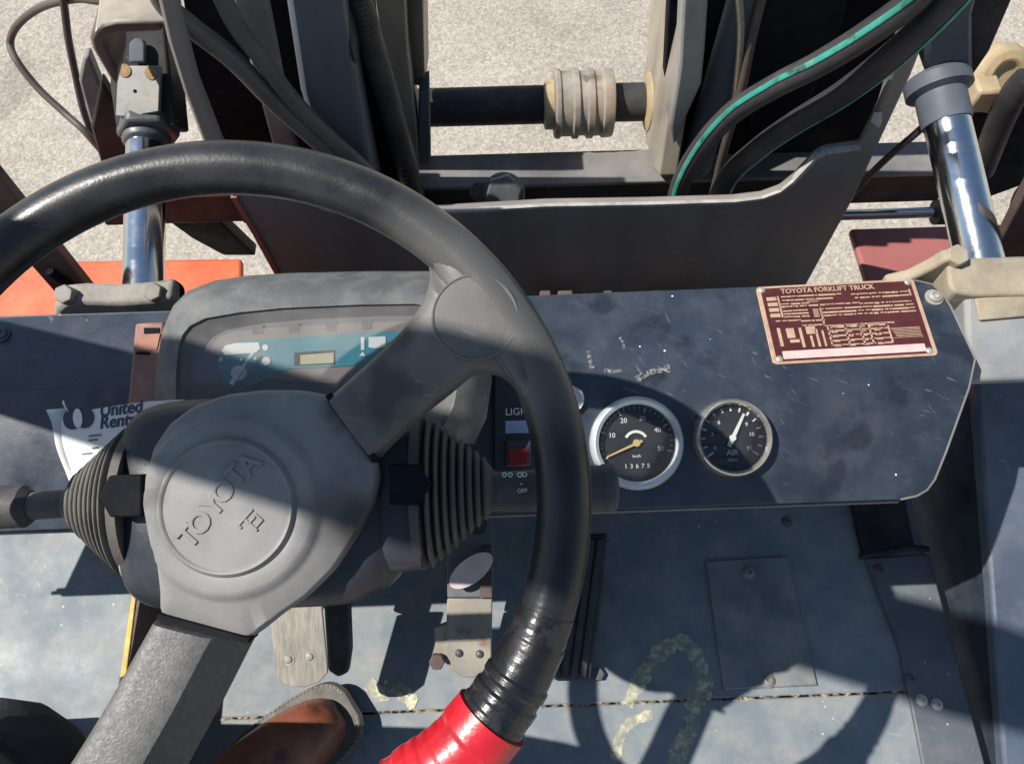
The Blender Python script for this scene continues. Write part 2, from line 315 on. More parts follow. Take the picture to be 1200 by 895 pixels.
# ------------------------------------------------------------------ ground
bm = new(); R = 250
bm.faces.new([bm.verts.new(p) for p in ((-R, -R, -.65), (R, -R, -.65), (R, R, -.65), (-R, R, -.65))])
o = finish('ground', bm, M['ground']); o['kind'] = 'structure'

# ------------------------------------------------------------------ forklift body
fk = thing('forklift', 'blue-grey forklift cab with dash panel, worn steel floor and red front fenders', 'forklift', (.04, .3, -.65))
X = V((1, 0, 0)); Y = V((0, 1, 0)); Z = V((0, 0, 1))
ZD = .36; YB = .295                                   # dash top height, bend line
SL = math.radians(21); DN = V((0, -math.sin(SL), math.cos(SL))); DU = V((0, math.cos(SL), math.sin(SL)))
BEND = V((0, YB, ZD)); DP = (BEND, DN)                # lower dash face plane
# dash sheet: top face + lower face sharing the bend
bm = new()
LX = -.62
top = [(LX, .364), (-.27, .365), (.04, .370), (.350, .373), (.366, .372), (.378, .368), (.3845, .358), (.388, .345)]
tb = [bm.verts.new((x, y, ZD)) for x, y in top]
br = bm.verts.new((.3945, YB, ZD)); bl = bm.verts.new((LX, YB, ZD))
bm.faces.new(tb + [br, bl])
lowp = [at((1135, 455), pl=DP), at((1108, 530), pl=DP), at((1095, 562), pl=DP), at((1086, 574), pl=DP), at((1074, 581), pl=DP), at((1055, 585), pl=DP)]
ll = [bm.verts.new(p) for p in lowp] + [bm.verts.new((LX, lowp[-1].y, lowp[-1].z))]
bm.faces.new([bl, br] + ll)
lip = lowp[-1]
a = bm.verts.new((lowp[-1].x - .005, lip.y + .006, lip.z - .012)); b = bm.verts.new((LX, lip.y + .006, lip.z - .012))
bm.faces.new([ll[-1], ll[-2], a, b])
finish('dash_panel', bm, M['dash'], fk, smooth=30, solid=.004, bevel=.004, segs=3, blim=12)
bm = new(); tube(bm, [V((x, y, ZD + .0006)) for x, y in top[3:]] + [V((.3948, YB, ZD))] + [p + DN * .0006 for p in lowp], .0009, 6); finish('pale_edge', bm, M['strap'], fk)  # thin pale line along the dash's right edge
bm = new()                                            # pale line of the lip's lower edge, then the bulkhead
box(bm, (-.145, lip.y + .004, lip.z - .016), (.95, .004, .004)); finish('lip_trim', bm, M['strap'], fk, bevel=.001)
bm = new()
prism(bm, [(LX, .372, .352), (LX, .31, .335), (LX, .36, .30), (LX, .39, -.02), (LX, .42, -.02), (LX, .372, .352)][:5] , (1.0, 0, 0))
finish('bulkhead', bm, M['cab'], fk, bevel=.003)
# dash left cover seam strip and screws
def dome_bolt(p, axis, r, m=None, parent=fk, name='bolt', h=None):
    bm = new(); lathe(bm, p, axis, [(r * 1.25, -.0005), (r * 1.25, r * .2), (r, r * .25), (r * .9, r * .6), (r * .45, r * .75), (r * .4, r * .45), (0, r * .45)], 20)
    return finish(name, bm, m or M['bolt'], parent)
dome_bolt(at((1094, 349), z=ZD), Z, .0062); dome_bolt(at((2, 392), z=ZD), Z, .006, M['nut'])
# scuffs on the dash
def ribbon(bm, pts, wd, z=.0008, pl=None):
    pts = catmull(pts, 6)
    n = len(pts); vs = []
    for i, p in enumerate(pts):
        t = (pts[min(n - 1, i + 1)] - pts[max(0, i - 1)]).normalized(); s = t.cross(pl or Z).normalized()
        q = wd * (.55 + .6 * random.random()); p = p + (pl or Z) * z
        vs.append((bm.verts.new(p - s * q), bm.verts.new(p + s * q)))
    for a, b in zip(vs, vs[1:]): bm.faces.new((a[0], b[0], b[1], a[1]))
bm = new(); ribbon(bm, [at(p, z=ZD) for p in ((745, 445), (757, 439), (770, 434), (785, 432))], .0035)
ribbon(bm, [at(p, z=ZD) for p in ((726, 396), (730, 402), (731, 409))], .0012); ribbon(bm, [at(p, z=ZD) for p in ((689, 412), (691, 422), (694, 432))], .002)
ribbon(bm, [at(p, z=ZD) for p in ((708, 434), (718, 436), (729, 434))], .002)
finish('scuff_mark', bm, M['scuff'], fk)
bm = new()
for p in ((788, 347), (750, 406), (779, 411), (1018, 451), (1050, 556)):
    q = at(p, z=ZD) if p[1] < 430 else at(p, pl=DP); nn = Z if p[1] < 430 else DN
    dome(bm, q, nn, .0005 + random.random() * .0005, .0003, 8)
finish('paint_speck', bm, M['white'], fk)['kind'] = 'stuff'
# ---- floor plates
SEAM_Y = .066
bm = new(); box(bm, (-.125, -.2148, -.006), (1.252, .56, .012)); finish('floor_plate', bm, M['floor'], fk, bevel=.0015)
bm = new(); box(bm, (-.125, .2306, -.006), (1.252, .327, .012)); finish('floor_plate', bm, M['floor'], fk, bevel=.0015)
bm = new(); box(bm, (-.12, .07, -.0215), (1.24, 1.0, .018)); finish('underfloor', bm, M['void'], fk)
bm = new(); ribbon(bm, [V((x_, .066 + .0008 * math.sin(x_ * 70), .0)) for x_ in [-.5 + .05 * k for k in range(20)]], .0022, .0006); finish('seam_dirt', bm, M['dirt'], fk)
def fl(p, z=.0): return at(p, z=z)
bm = new(); prism(bm, [fl(p, .0) + Z * .0004 for p in ((826, 658), (922, 652), (957, 803), (848, 808))], (0, 0, .0035)); finish('access_cover', bm, M['access'], fk, bevel=.0015)
for p in ((900, 797), (877, 671)): dome_bolt(fl(p, .004), Z, .0062, M['galv'])
bm = new(); prism(bm, [fl(p) + Z * .0004 for p in ((1012, 655), (1086, 650), (1160, 930), (1085, 930), (1052, 760))], (0, 0, .006)); finish('floor_rail', bm, M['cab'], fk, bevel=.002)
bm = new(); prism(bm, [fl(p) + Z * .0008 for p in ((988, 560), (1050, 560), (1067, 645), (1008, 652))], (0, 0, .012)); finish('hinge_bracket', bm, M['dark'], fk, bevel=.002)
bm = new(); tube(bm, [fl(p, .012) for p in ((1008, 652), (1040, 646), (1066, 641), (1088, 643))], .0035, 8); finish('hinge_bead', bm, M['dark'], fk)
for p, mm in (((1022, 617), 'bolt'), ((1029, 667), 'brown'), ((1066, 795), 'nut'), ((1080, 820), 'bolt'), ((922, 611), 'nut'), ((1098, 825), 'bolt')): dome_bolt(fl(p, .006 if p[0] > 990 else .0), Z, .005, M[mm])
bm = new()
for P, wd in (([(735, 826), (748, 800), (758, 782), (775, 763), (797, 752), (812, 762), (822, 785), (826, 806), (818, 822), (806, 832)], .006), ([(808, 836), (812, 852), (800, 868), (792, 892), (788, 920)], .0065), ([(765, 836), (740, 846), (727, 862), (720, 890)], .004)):
    ribbon(bm, [fl(p) for p in P], wd * 1.5)
for P, wd in (([(432, 800), (446, 812), (462, 808), (476, 818), (488, 824)], .008), ([(450, 800), (470, 806), (482, 812)], .005)): ribbon(bm, [fl(p) for p in P], wd, .0012)
finish('paint_mark', bm, M['paint_mark'], fk)['kind'] = 'stuff'
bm = new(); prism(bm, [at(p, z=.10) for p in ((163, 640), (161, 662), (146, 770), (132, 860), (118, 960))] + [V((-.70, -.30, .10)), V((-.70, .33, .10)), V((-.38, .33, .10))], (0, 0, -.012)); finish('step_plate', bm, M['floor'], fk, bevel=.002)
# floor divider with yellow top edge, left of the column
bm = new(); prism(bm, [at(p, z=.10) for p in ((163, 660), (172, 660), (150, 790), (143, 792))], (0, 0, -.098)); finish('floor_divider', bm, M['brown'], fk, bevel=.001)
bm = new(); prism(bm, [at(p, z=.1015) for p in ((160, 655), (165, 655), (148, 790), (140, 794))], (0, 0, -.004)); finish('yellow_edge', bm, M['yellow'], fk, bevel=.0008)
# ---- right side panel and cowl block
bm = new(); prism(bm, [(.525, -.5, -.20), (.525, .38, .16), (.525, .38, .14), (.525, -.5, -.22)], (.3, 0, 0)); finish('side_panel', bm, M['panel'], fk, bevel=.004)
bm = new(); prism(bm, [(.530, -.5, -.222), (.530, .38, .138), (.530, .38, -.5), (.530, -.5, -.5)], (.29, 0, 0)); finish('side_wall', bm, M['dash'], fk)  # dark dash paint stands in for shade on this wall
bm = new(); prism(bm, [(.400, .392, .366), (.400, .352, .366), (.400, .286, .335), (.400, .292, .315), (.400, .392, .25)], (.5, 0, 0)); finish('cowl_block', bm, M['cowl'], fk, bevel=.004)
CB = (V((.4, .352, .366)), V((0, -.031, .066)).normalized())
bm = new(); pts = [at(p, pl=CB) for p in ((1140, 350), (1230, 345), (1236, 368), (1146, 376))]; prism(bm, [p + CB[1] * .0004 for p in pts], CB[1] * .003); finish('cowl_pad', bm, M['castr'], fk, bevel=.002)
# ---- red fenders
bm = new(); prism(bm, [(-.80, .36, .10), (-.80, .612, .10), (-.322, .602, .10), (-.30, .40, .10), (-.30, .36, .10)], (0, 0, -.012)); finish('fender', bm, M['red'], fk, bevel=.004)
bm = new(); prism(bm, [(.462, .62, .10), (.9, .62, .10), (.9, .36, .10), (.470, .36, .10)], (0, 0, -.012)); finish('fender', bm, M['maroon'], fk, bevel=.004)  # right fender: its shade is put into the red
# brown bars standing in front of the cowl
def bar(p, q, wd, th, m, nm='brown_post'):
    bm = new(); p, q = V(p), V(q); n = (q - p).normalized(); s = n.cross(Y).normalized(); t = s.cross(n)
    prism(bm, [p + s * wd / 2 * i + t * th / 2 * j for i, j in ((-1, -1), (1, -1), (1, 1), (-1, 1))], q - p)
    return finish(nm, bm, m, fk, bevel=.002)
bar(at((100, 352), y=.45), at((-40, 185), y=.45), .036, .012, M['brown'])
bar(at((1165, 330), y=.46), at((1240, 190), y=.46), .040, .012, M['brown'])
bm = new(); tube(bm, catmull([at(p, y=.44) for p in ((58, 318), (68, 326), (78, 332), (86, 342))]), .004, 8); finish('post_clip', bm, M['void'], fk)
# ---- overhead guard (stands out of the frame; its left leg shades the dash)
def leg(x, m=M['dark']):
    bm = new(); pts = [V((x, .478, .02)), V((x, .382, .45)), V((x, .278, .95)), V((x, .146, 1.6)), V((x, .060, 1.95)), V((x, -.06, 2.05)), V((x, -1.0, 2.05))]
    loft(bm, [[p + X * sx * .022 + (Y * sy if i < 4 else (Y * .5 + Z * .86).normalized() * sy if i == 4 else Z * sy) * (.026, .031, .043, .058, .056, .05, .05)[i] for sx, sy in ((-1, -1), (1, -1), (1, 1), (-1, 1))] for i, p in enumerate(pts)])
    return finish('guard_leg', bm, m, fk, bevel=.012, segs=3)
leg(-.66); leg(.74)
for y in (-.15, -.32, -.49, -.66, -.83):
    bm = new(); box(bm, (.04, y, 2.05), (1.34, .03, .05)); finish('guard_bar', bm, M['dark'], fk, bevel=.006)

# ---- gauges on the lower dash face
def gauge(c, r, ring, mb, kind):
    a, b, n = X, DU, DN
    bm = new(); hh = .012
    lathe(bm, c, n, [(r * 1.02, -.001), (r * 1.02, hh * .55), (r * .985, hh * .85), (r * .95, hh), (r - ring * .45, hh * 1.02), (r - ring * .9, hh * .8), (r - ring, hh * .35), (r - ring, .001)], 64, cap=False)
    g = finish('gauge', bm, mb, fk)
    rd = r - ring + .0004
    bm = new(); lathe(bm, c, n, [(rd, .0015), (0, .0015)], 48, cap=False); finish('dial', bm, M['dialblack'], g)
    P = lambda deg, rr, h=.0022: c + (a * math.cos(math.radians(deg)) + b * math.sin(math.radians(deg))) * rr * rd + n * h
    bm = new()
    def strip(p, q, wd):
        t = (q - p).normalized(); s = t.cross(n) * wd / 2
        prism(bm, [p - s, p + s, q + s, q - s], n * .0004)
    if kind == 0:
        for i in range(26):
            dg = 205 - i * 44.0 / 5; big = i % 5 == 0
            strip(P(dg, .97), P(dg, .82 if big else .89), .0009 if big else .0005)
        for k, s in enumerate(('10', '20', '30', '40', '50')):
            text(bm, s, .0056, P(205 - 44 * (k + 1), .66), (a, b, n), .0002)
        text(bm, 'km/h', .0034, P(-90, .34), (a, b, n), .0002)
        for k, s in enumerate('13675'): text(bm, s, .0050, P(-90, .60) + a * (k - 2) * .0046, (a, b, n), .0002)
        for k in range(12): strip(P(150 - k * 10, .30), P(150 - k * 10 - 10, .30), .0022)
        finish('print', bm, M['white'], g)
        bm = new(); t = P(203, .86, .004); q = P(20, .16, .004); s = (t - q).normalized().cross(n)
        prism(bm, [q - s * .0011, t - s * .0006, t + s * .0006, q + s * .0011], n * .0008); lathe(bm, c + n * .003, n, [(.003, 0), (.003, .002), (0, .002)], 16)
        finish('needle', bm, M['needle_y'], g)
    else:
        for i in range(15):
            dg = 215 - i * 250 / 14; big = i % 3 == 0
            strip(P(dg, .93), P(dg, .72 if i in (0, 14) else .80), .0016 if big else .0012)
        for dg, s in ((208, '0'), (168, '3'), (128, '6'), (40, '9'), (8, '10'), (-33, '15')): text(bm, s, .0046, P(dg, .60), (a, b, n), .0002)
        text(bm, 'AIR', .0062, P(-92, .44), (a, b, n), .0002, bold=.0001)
        text(bm, 'PRESS', .0032, P(-92, .66), (a, b, n), .0002)
        finish('print', bm, M['white'], g)
        bm = new(); t = P(62, .80, .004); q = P(242, .28, .004); s = (t - q).normalized().cross(n)
        prism(bm, [q - s * .0018, t - s * .0009, t + s * .0009, q + s * .0018], n * .0009); lathe(bm, c + n * .003, n, [(.0026, 0), (.0026, .0022), (0, .0022)], 16)
        finish('needle', bm, M['white'], g)
    bm = new(); lathe(bm, c, n, [(rd, .0070), (rd * .7, .0078), (0, .0082)], 48, cap=False); finish('glass', bm, M['glass'], g)
    return g
gauge(at((745, 519), pl=DP), .0372, .0064, M['bezelw'], 0)['label'] = 'round gauge with a broad pale ring and a yellow needle'
gauge(at((857, 513), pl=DP), .0312, .0044, M['bezelc'], 1)['label'] = 'round air gauge with a thin chrome ring and a white needle'
# small silver knob, switches
bm = new(); lathe(bm, at((668, 468), pl=DP), DN, [(.011, 0), (.011, .006), (.0095, .0075), (.0075, .0075), (.007, .004), (0, .004)], 32); finish('key_switch', bm, M['bezelc'], fk)
bm = new(); pts = [at(p, pl=DP) for p in ((578, 440), (640, 438), (640, 560), (578, 562))]; prism(bm, [p + DN * .0004 for p in pts], DN * .006); sp = finish('switch_panel', bm, M['pod'], fk, bevel=.002)
TP = (BEND + DN * .0066, DN)
bm = new(); text(bm, 'LIGHT', .0082, at((592, 483), pl=TP), (X, DU, DN), .0003, align='LEFT'); finish('lettering', bm, M['white'], sp)
bm = new(); prism(bm, [at(p, pl=TP) for p in ((592, 493), (628, 492), (628, 507), (592, 508))], DN * .001); finish('blue_label', bm, M['labelblue'], sp, bevel=.0004)
bm = new(); prism(bm, [at(p, pl=TP) for p in ((592, 516), (622, 515), (622, 546), (592, 547))], DN * .005); finish('rocker_switch', bm, M['pod'], sp, bevel=.0015)
bm = new(); prism(bm, [at(p, pl=(BEND + DN * .0116, DN)) for p in ((596, 526), (619, 525), (619, 545), (596, 546))], DN * .001); finish('red_key', bm, M['redlamp'], sp, bevel=.0005)
# data plate
PC = [at(p, z=ZD) for p in ((887, 340), (1065, 330), (1097, 415), (910, 425))]
pu = (PC[1] - PC[0] + PC[2] - PC[3]).normalized(); pv = Z.cross(pu); pw, ph = .1345, .0725; po = (PC[0] + PC[1] + PC[2] + PC[3]) / 4
def pp(u, v, z): return po + pu * (u - .5) * pw + pv * (.5 - v) * ph + Z * z
def prect(bm, u0, v0, u1, v1, z=.0022, h=.0003): prism(bm, [pp(u0, v0, z), pp(u1, v0, z), pp(u1, v1, z), pp(u0, v1, z)], (0, 0, h))
def rrect(u0, v0, u1, v1, ru, rv, z, n=5):
    out = []
    for cu, cv, a0 in ((u1 - ru, v0 + rv, -90), (u1 - ru, v1 - rv, 0), (u0 + ru, v1 - rv, 90), (u0 + ru, v0 + rv, 180)):
        for k in range(n + 1):
            t = math.radians(a0 + 90 * k / n); out.append(pp(cu + ru * math.cos(t), cv + rv * math.sin(t), z))
    return out
bm = new(); prism(bm, rrect(-.015, -.02, 1.015, 1.02, .03, .055, .0004), (0, 0, .0012)); dpl = finish('data_plate', bm, M['plateprint'], fk, bevel=.0003)
bm = new(); prism(bm, rrect(.012, .012, .988, .988, .02, .035, .0014), (0, 0, .0005)); finish('plate_field', bm, M['plate'], dpl)
bm = new(); text(bm, 'TOYOTA FORKLIFT TRUCK', .0066, pp(.44, .07, .0022), (pu, pv, Z), .0002, bold=.00012)
for v0, u0, u1 in ((.135, .13, .52), (.185, .13, .46), (.15, .58, .95), (.20, .60, .95), (.235, .11, .30), (.27, .11, .62), (.285, .62, .95), (.33, .36, .96), (.375, .36, .96), (.42, .36, .96), (.33, .12, .28), (.37, .12, .28), (.41, .12, .28), (.46, .06, .22), (.475, .22, .37), (.535, .22, .37), (.555, .36, .80), (.625, .37, .75), (.69, .37, .75), (.755, .37, .75), (.815, .37, .75)):
    u = u0
    while u < u1:
        k = random.choice((.012, .02, .03, .06, .11)); prect(bm, u, v0, min(u1, u + k), v0 + random.choice((.014, .018, .022))); u += k + random.choice((.004, .007, .012))
for u, v0, v1 in ((.37, .56, .83), (.48, .56, .83), (.575, .56, .83), (.63, .56, .83), (.75, .60, .83), (.105, .13, .42), (.355, .32, .55), (.955, .13, .22)): prect(bm, u, v0, u + .010, v1)
for k in range(4): prect(bm, .035, .14 + k * .075, .098, .19 + k * .075)
for u, v0, v1, ww in ((.055, .56, .80, .02), (.11, .57, .70, .05), (.12, .72, .76, .06), (.19, .57, .83, .018), (.235, .56, .66, .06), (.25, .68, .83, .015), (.29, .60, .83, .015), (.33, .62, .83, .012)): prect(bm, u, v0, u + ww, v1)
prect(bm, .40, .565, .56, .60); prect(bm, .64, .565, .74, .60); prect(bm, .765, .64, .955, .645); prect(bm, .765, .77, .955, .775)
for k in range(7): prect(bm, .29, .195 + k * .007, .36, .198 + k * .007)
for k in range(9): prect(bm, .31, .33 + k * .013, .345, .337 + k * .013)
for k in range(6): prect(bm, .77 + .004 * k, .65 + k * .02, .95, .658 + k * .02)
for k in range(5):
    for i in range(4): prect(bm, .39 + .09 * i, .588 + k * .06, .43 + .09 * i, .603 + k * .06)
finish('print', bm, M['plateprint'], dpl)
bm = new(); prect(bm, .055, .865, .945, .965); finish('pink_strip', bm, M['platepink'], dpl)
for u, v in ((.02, .03), (.97, .03), (.03, .955), (.965, .955)):
    bm = new(); dome(bm, pp(u, v, .0018), Z, .0030, .0014); finish('rivet', bm, M['bolt'], dpl)

# ---- instrument cluster
CN = V((0, -math.cos(math.radians(56)), math.sin(math.radians(56)))); CO = at((330, 420), d=.575); CV = CN.cross(X) * -1
if CV.z < 0: CV = -CV
def cl(p, off=0): return at(p, pl=(CO + CN * off, CN))
OUT = [(182, 520), (181, 470), (183, 430), (191, 385), (203, 358), (220, 341), (250, 329), (290, 323), (340, 320), (420, 318), (500, 318), (535, 326), (558, 350), (572, 400), (576, 450), (570, 490), (556, 520)]
LIP = [(214, 500), (206, 470), (206, 440), (209, 408), (214, 392), (222, 382), (240, 373), (280, 366), (330, 361), (420, 357), (485, 356), (510, 360), (526, 374), (536, 405), (538, 440), (532, 475), (520, 500)]
bm = new()
def mixp(a, b, t): return a.lerp(b, t)
out0 = [cl(p, -.030) for p in OUT]; lip0 = [cl(p, 0) for p in LIP]
back = [p - CN * .05 for p in out0]
mid1 = [mixp(a, b, .30) + CN * .010 for a, b in zip(out0, lip0)]; mid2 = [mixp(a, b, .72) + CN * .0045 for a, b in zip(out0, lip0)]
inn = [mixp(p, CO + CN * 0, .03) - CN * .004 for p in lip0]; cen = sum(lip0, V()) / len(lip0)
inn1 = [p.lerp(cen, .012) - CN * .002 for p in lip0]; inn2 = [p.lerp(cen, .06) - CN * .013 for p in lip0]
loft(bm, [back, out0, mid1, mid2, lip0, inn1, inn2], cap=False)
clu = finish('instrument_cluster', bm, M['cluster'], fk, smooth=50)
bm = new(); bm.faces.new([bm.verts.new(p) for p in inn2]); finish('dial_backing', bm, M['dialgrey'], clu)
DPL = (CO - CN * .0125, CN)
def cd_(p, off=.0): return at(p, pl=(DPL[0] + CN * off, CN))
def cpoly(name, pts, m, off, h=.0003): 
    bm = new(); prism(bm, [cd_(p, off) for p in pts], CN * h); return finish(name, bm, m, clu)
cpoly('mauve_field', [(245, 410), (255, 396), (275, 388), (320, 384), (400, 379), (520, 374), (520, 440), (450, 447), (400, 450), (330, 445), (300, 440), (260, 420)], M['dialpink'], .0004)
cpoly('teal_field', [(254, 424), (262, 406), (280, 399), (340, 396), (400, 391), (515, 386), (515, 424), (420, 428), (340, 432), (318, 440), (300, 450), (262, 450)], M['teal'], .0010)
bm = new()
for px in (302, 345, 388, 430): prism(bm, [cd_(p, .0007) for p in ((px - 6, 381 - (px - 300) * .045), (px + 6, 380 - (px - 300) * .045), (px + 6, 391 - (px - 300) * .045), (px - 6, 392 - (px - 300) * .045))], CN * .0003)
finish('scale_block', bm, M['cluster'], clu)
bm = new()
for k in range(16): pass
prism(bm, [cd_(p, .0016) for p in ((260, 411), (264, 405), (275, 402), (303, 401), (305, 408), (300, 413), (264, 416))], CN * .0003)
for p, r in (((311, 407), .0022), ((312, 423), .0030), ((259, 421), .0016), ((283, 421), .001), ((299, 420), .001)): lathe(bm, cd_(p, .0016), CN, [(r, 0), (r, .0004), (0, .0004)], 16)
for q in (((423, 395), (427, 395), (427, 410), (423, 410)), ((432, 395), (452, 394), (452, 406), (440, 408), (432, 407)), ((421, 417), (425, 412), (429, 417))): prism(bm, [cd_(p, .0016) for p in q], CN * .0003)
finish('white_print', bm, M['white'], clu)['kind'] = 'stuff'
cpoly('hour_window', [(345, 413), (392, 410), (392, 426), (345, 428)], M['dialblack'], .0016); cpoly('hour_digits', [(352, 416), (391, 413), (391, 425), (352, 427)], M['cream'], .0022)
bm = new(); lathe(bm, cd_((281, 437), .0018), CN, [(.0055, 0), (.0055, .003), (.0045, .004), (0, .004)], 24)
a, b = cd_((271, 450), .0062), cd_((297, 412), .0062); s = (b - a).normalized().cross(CN)
prism(bm, [a - s * .0016, b - s * .0008, b + s * .0008, a + s * .0016], CN * .0008); finish('fuel_needle', bm, M['white'], clu)
bm = new(); bm.faces.new([bm.verts.new(p) for p in inn1]); finish('lens', bm, M['lens'], clu)
# label box left of the cluster
LB = (at((165, 420), z=.385), V((0, -.45, .89)).normalized())
bm = new(); prism(bm, [at(p, pl=LB) for p in ((158, 379), (192, 377), (186, 473), (149, 474))], -LB[1] * .02); lb = finish('label_box', bm, M['warnb'], fk, bevel=.002)
bm = new(); prism(bm, [at(p, pl=LB) + LB[1] * .0003 for p in ((162, 392), (188, 391), (184, 410), (159, 411))], LB[1] * .0005); finish('orange_label', bm, M['warn'], lb)
bm = new(); prism(bm, [at(p, pl=LB) + LB[1] * .0003 for p in ((169, 384), (187, 384), (187, 390), (169, 391))], LB[1] * .0005); prism(bm, [at(p, pl=LB) + LB[1] * .0009 for p in ((161, 412), (177, 413), (176, 416), (160, 415))], LB[1] * .0005); finish('dark_slot', bm, M['void'], lb)

# ------------------------------------------------------------------ steering wheel
WC = V((-.1417, .129, .558)); WA = .381; WR, WT = .1728, .0139
WN = V((0, -math.sin(WA), math.cos(WA))); WV = V((0, math.cos(WA), math.sin(WA)))
def wp(p, off=0): return at(p, pl=(WC + WN * off, WN))
def wang(p):
    q = wp(p) - WC; return math.atan2(q.dot(WV), q.dot(X))
sw = thing('steering_wheel', 'black two-spoke forklift steering wheel with red and black tape wound on its rim', 'steering wheel', WC)
def ringpt(t, r=WR, h=0): return WC + (X * math.cos(t) + WV * math.sin(t)) * r + WN * h
worn_zone(M['rim'], wp((575, 372)), .070, .105, (.086, .085, .083))
bm = new(); tube(bm, [ringpt(2 * math.pi * i / 160) for i in range(160)], WT, 28, closed=True); finish('rim', bm, M['rim'], sw)
bm = new(); 
tube(bm, [ringpt(2 * math.pi * i / 160, WR + WT - .0001, -.001) for i in range(160)], .00045, 6, closed=True); finish('mould_line', bm, M['spoke'], sw)
def wrap(name, a0, a1, r0, r1, m, turns, jit):
    bm = new(); n = turns * 6; pts = [ringpt(a0 + (a1 - a0) * i / n) for i in range(n + 1)]
    st = [random.random() * jit * (1 if random.random() < .55 else .15) for _ in range(turns + 2)]
    tube(bm, pts, lambda i: r0 + (r1 - r0) * (i / n) + st[i // 6] - .00004 * (i % 6), 28); return finish(name, bm, m, sw, smooth=60)
ab0, ab1, ab2 = wang((628, 712)), wang((574, 838)), wang((470, 935))
wrap('black_tape', ab0, ab1 - .04, .0143, .0178, M['tapeb'], 13, .0011)
wrap('red_tape', ab1, ab2, .0188, .0215, M['taper'], 8, .0016)
# hub: polar loft about the emblem centre
HO = -.020; HC = wp((270, 593), HO)
HUB = [(440, 540), (444, 560), (437, 590), (418, 628), (392, 668), (360, 700), (328, 722), (306, 740), (290, 751), (262, 748), (230, 738), (205, 730), (184, 722), (185, 700), (181, 665), (172, 625), (166, 590), (168, 555), (177, 523), (196, 495), (225, 474), (262, 461), (305, 456), (345, 456), (368, 459), (385, 463), (412, 500)]
hp = [(wp(p, HO) - HC) for p in HUB]; ha = [(math.atan2(v.dot(WV), v.dot(X)), v.length) for v in hp]
def hub_r(t):
    best = None
    d = X * math.cos(t) + WV * math.sin(t)
    for i in range(len(hp)):
        a, b = hp[i], hp[(i + 1) % len(hp)]
        ax_, ay, bx, by = a.dot(X), a.dot(WV), b.dot(X), b.dot(WV); dx, dy = d.dot(X), d.dot(WV)
        ex, ey = bx - ax_, by - ay; den = dx * ey - dy * ex
        if abs(den) < 1e-9: continue
        r = (ax_ * ey - ay * ex) / den; s = (ax_ * dy - ay * dx) / den
        if r > 0 and -1e-6 <= s <= 1 + 1e-6: best = r if best is None else max(best, r)
    return best or .05
NS = 180; raw = [hub_r(2 * math.pi * i / NS) for i in range(NS)]
sm = [(raw[i - 1] + 2 * raw[i] + raw[(i + 1) % NS]) / 4 for i in range(NS)]
PX = 1 / 942 * .43                                   # metres per photo pixel at the hub
rings = []
r_in = [0.0, 20, 40, 58, 68, 71.5, 73, 75.5, 78, 80, 84, 96, 101, 106, 112]
h_in = [.0078, .0078, .0077, .0075, .0072, .0072, .0080, .0082, .0068, .0054, .0058, .0056, .0050, .0024, .0006]
bm = new()
def hubring(i, k):
    return None
prev = None
for r, h in zip(r_in, h_in):
    row = []
    for i in range(NS):
        t = 2 * math.pi * i / NS; rr = min(r * PX, sm[i] * .93 * (1 if r < 100 else .995))
        row.append(HC + (X * math.cos(t) + WV * math.sin(t)) * (rr if r > 0 else 0) + WN * h)
    rings.append(row)
for f, h in ((.955, -.0002), (.975, -.0014), (.99, -.0036), (1.0, -.0075), (.985, -.018), (.95, -.022)):
    rings.append([HC + (X * math.cos(2 * math.pi * i / NS) + WV * math.sin(2 * math.pi * i / NS)) * max(sm[i] * f, .0) + WN * (h if h < 0 else h) for i in range(NS)])
rings[0] = [p + (HC + WN * .0078 - p) * .98 for p in rings[1]]
loft(bm, rings, cap=True)
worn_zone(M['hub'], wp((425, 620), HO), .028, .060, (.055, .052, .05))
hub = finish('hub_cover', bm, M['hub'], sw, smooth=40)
ta = math.radians(47); tu = X * math.cos(ta) + WV * math.sin(ta); tv = -X * math.sin(ta) + WV * math.cos(ta)
bm = new(); tu2 = tu
for ch, p in zip('TOYOTA', ((222, 629), (235, 613), (251, 592), (262, 576), (277, 557), (292, 544))):
    text(bm, ch, .0150, wp(p, HO + .0078), (tu, tv, WN), .0003, bev=.00045, bold=.0001)
finish('raised_lettering', bm, M['hub'], hub)
bm = new(); c = wp((293, 613), HO + .0078)
for u0, v0, u1, v1 in ((-.0055, .0032, .0065, .0046), (-.0055, .0015, -.0040, .0032), (-.001, -.0055, .0005, .0032), (.0005, -.0042, .0052, -.0030), (.0048, -.0042, .0060, .0015), (-.001, -.0002, .0045, .0010)):
    prism(bm, [c + tu * u + tv * v for u, v in ((u0, v0), (u1, v0), (u1, v1), (u0, v1))], WN * .0007)
finish('raised_emblem', bm, M['hub'], hub, bevel=.0003)
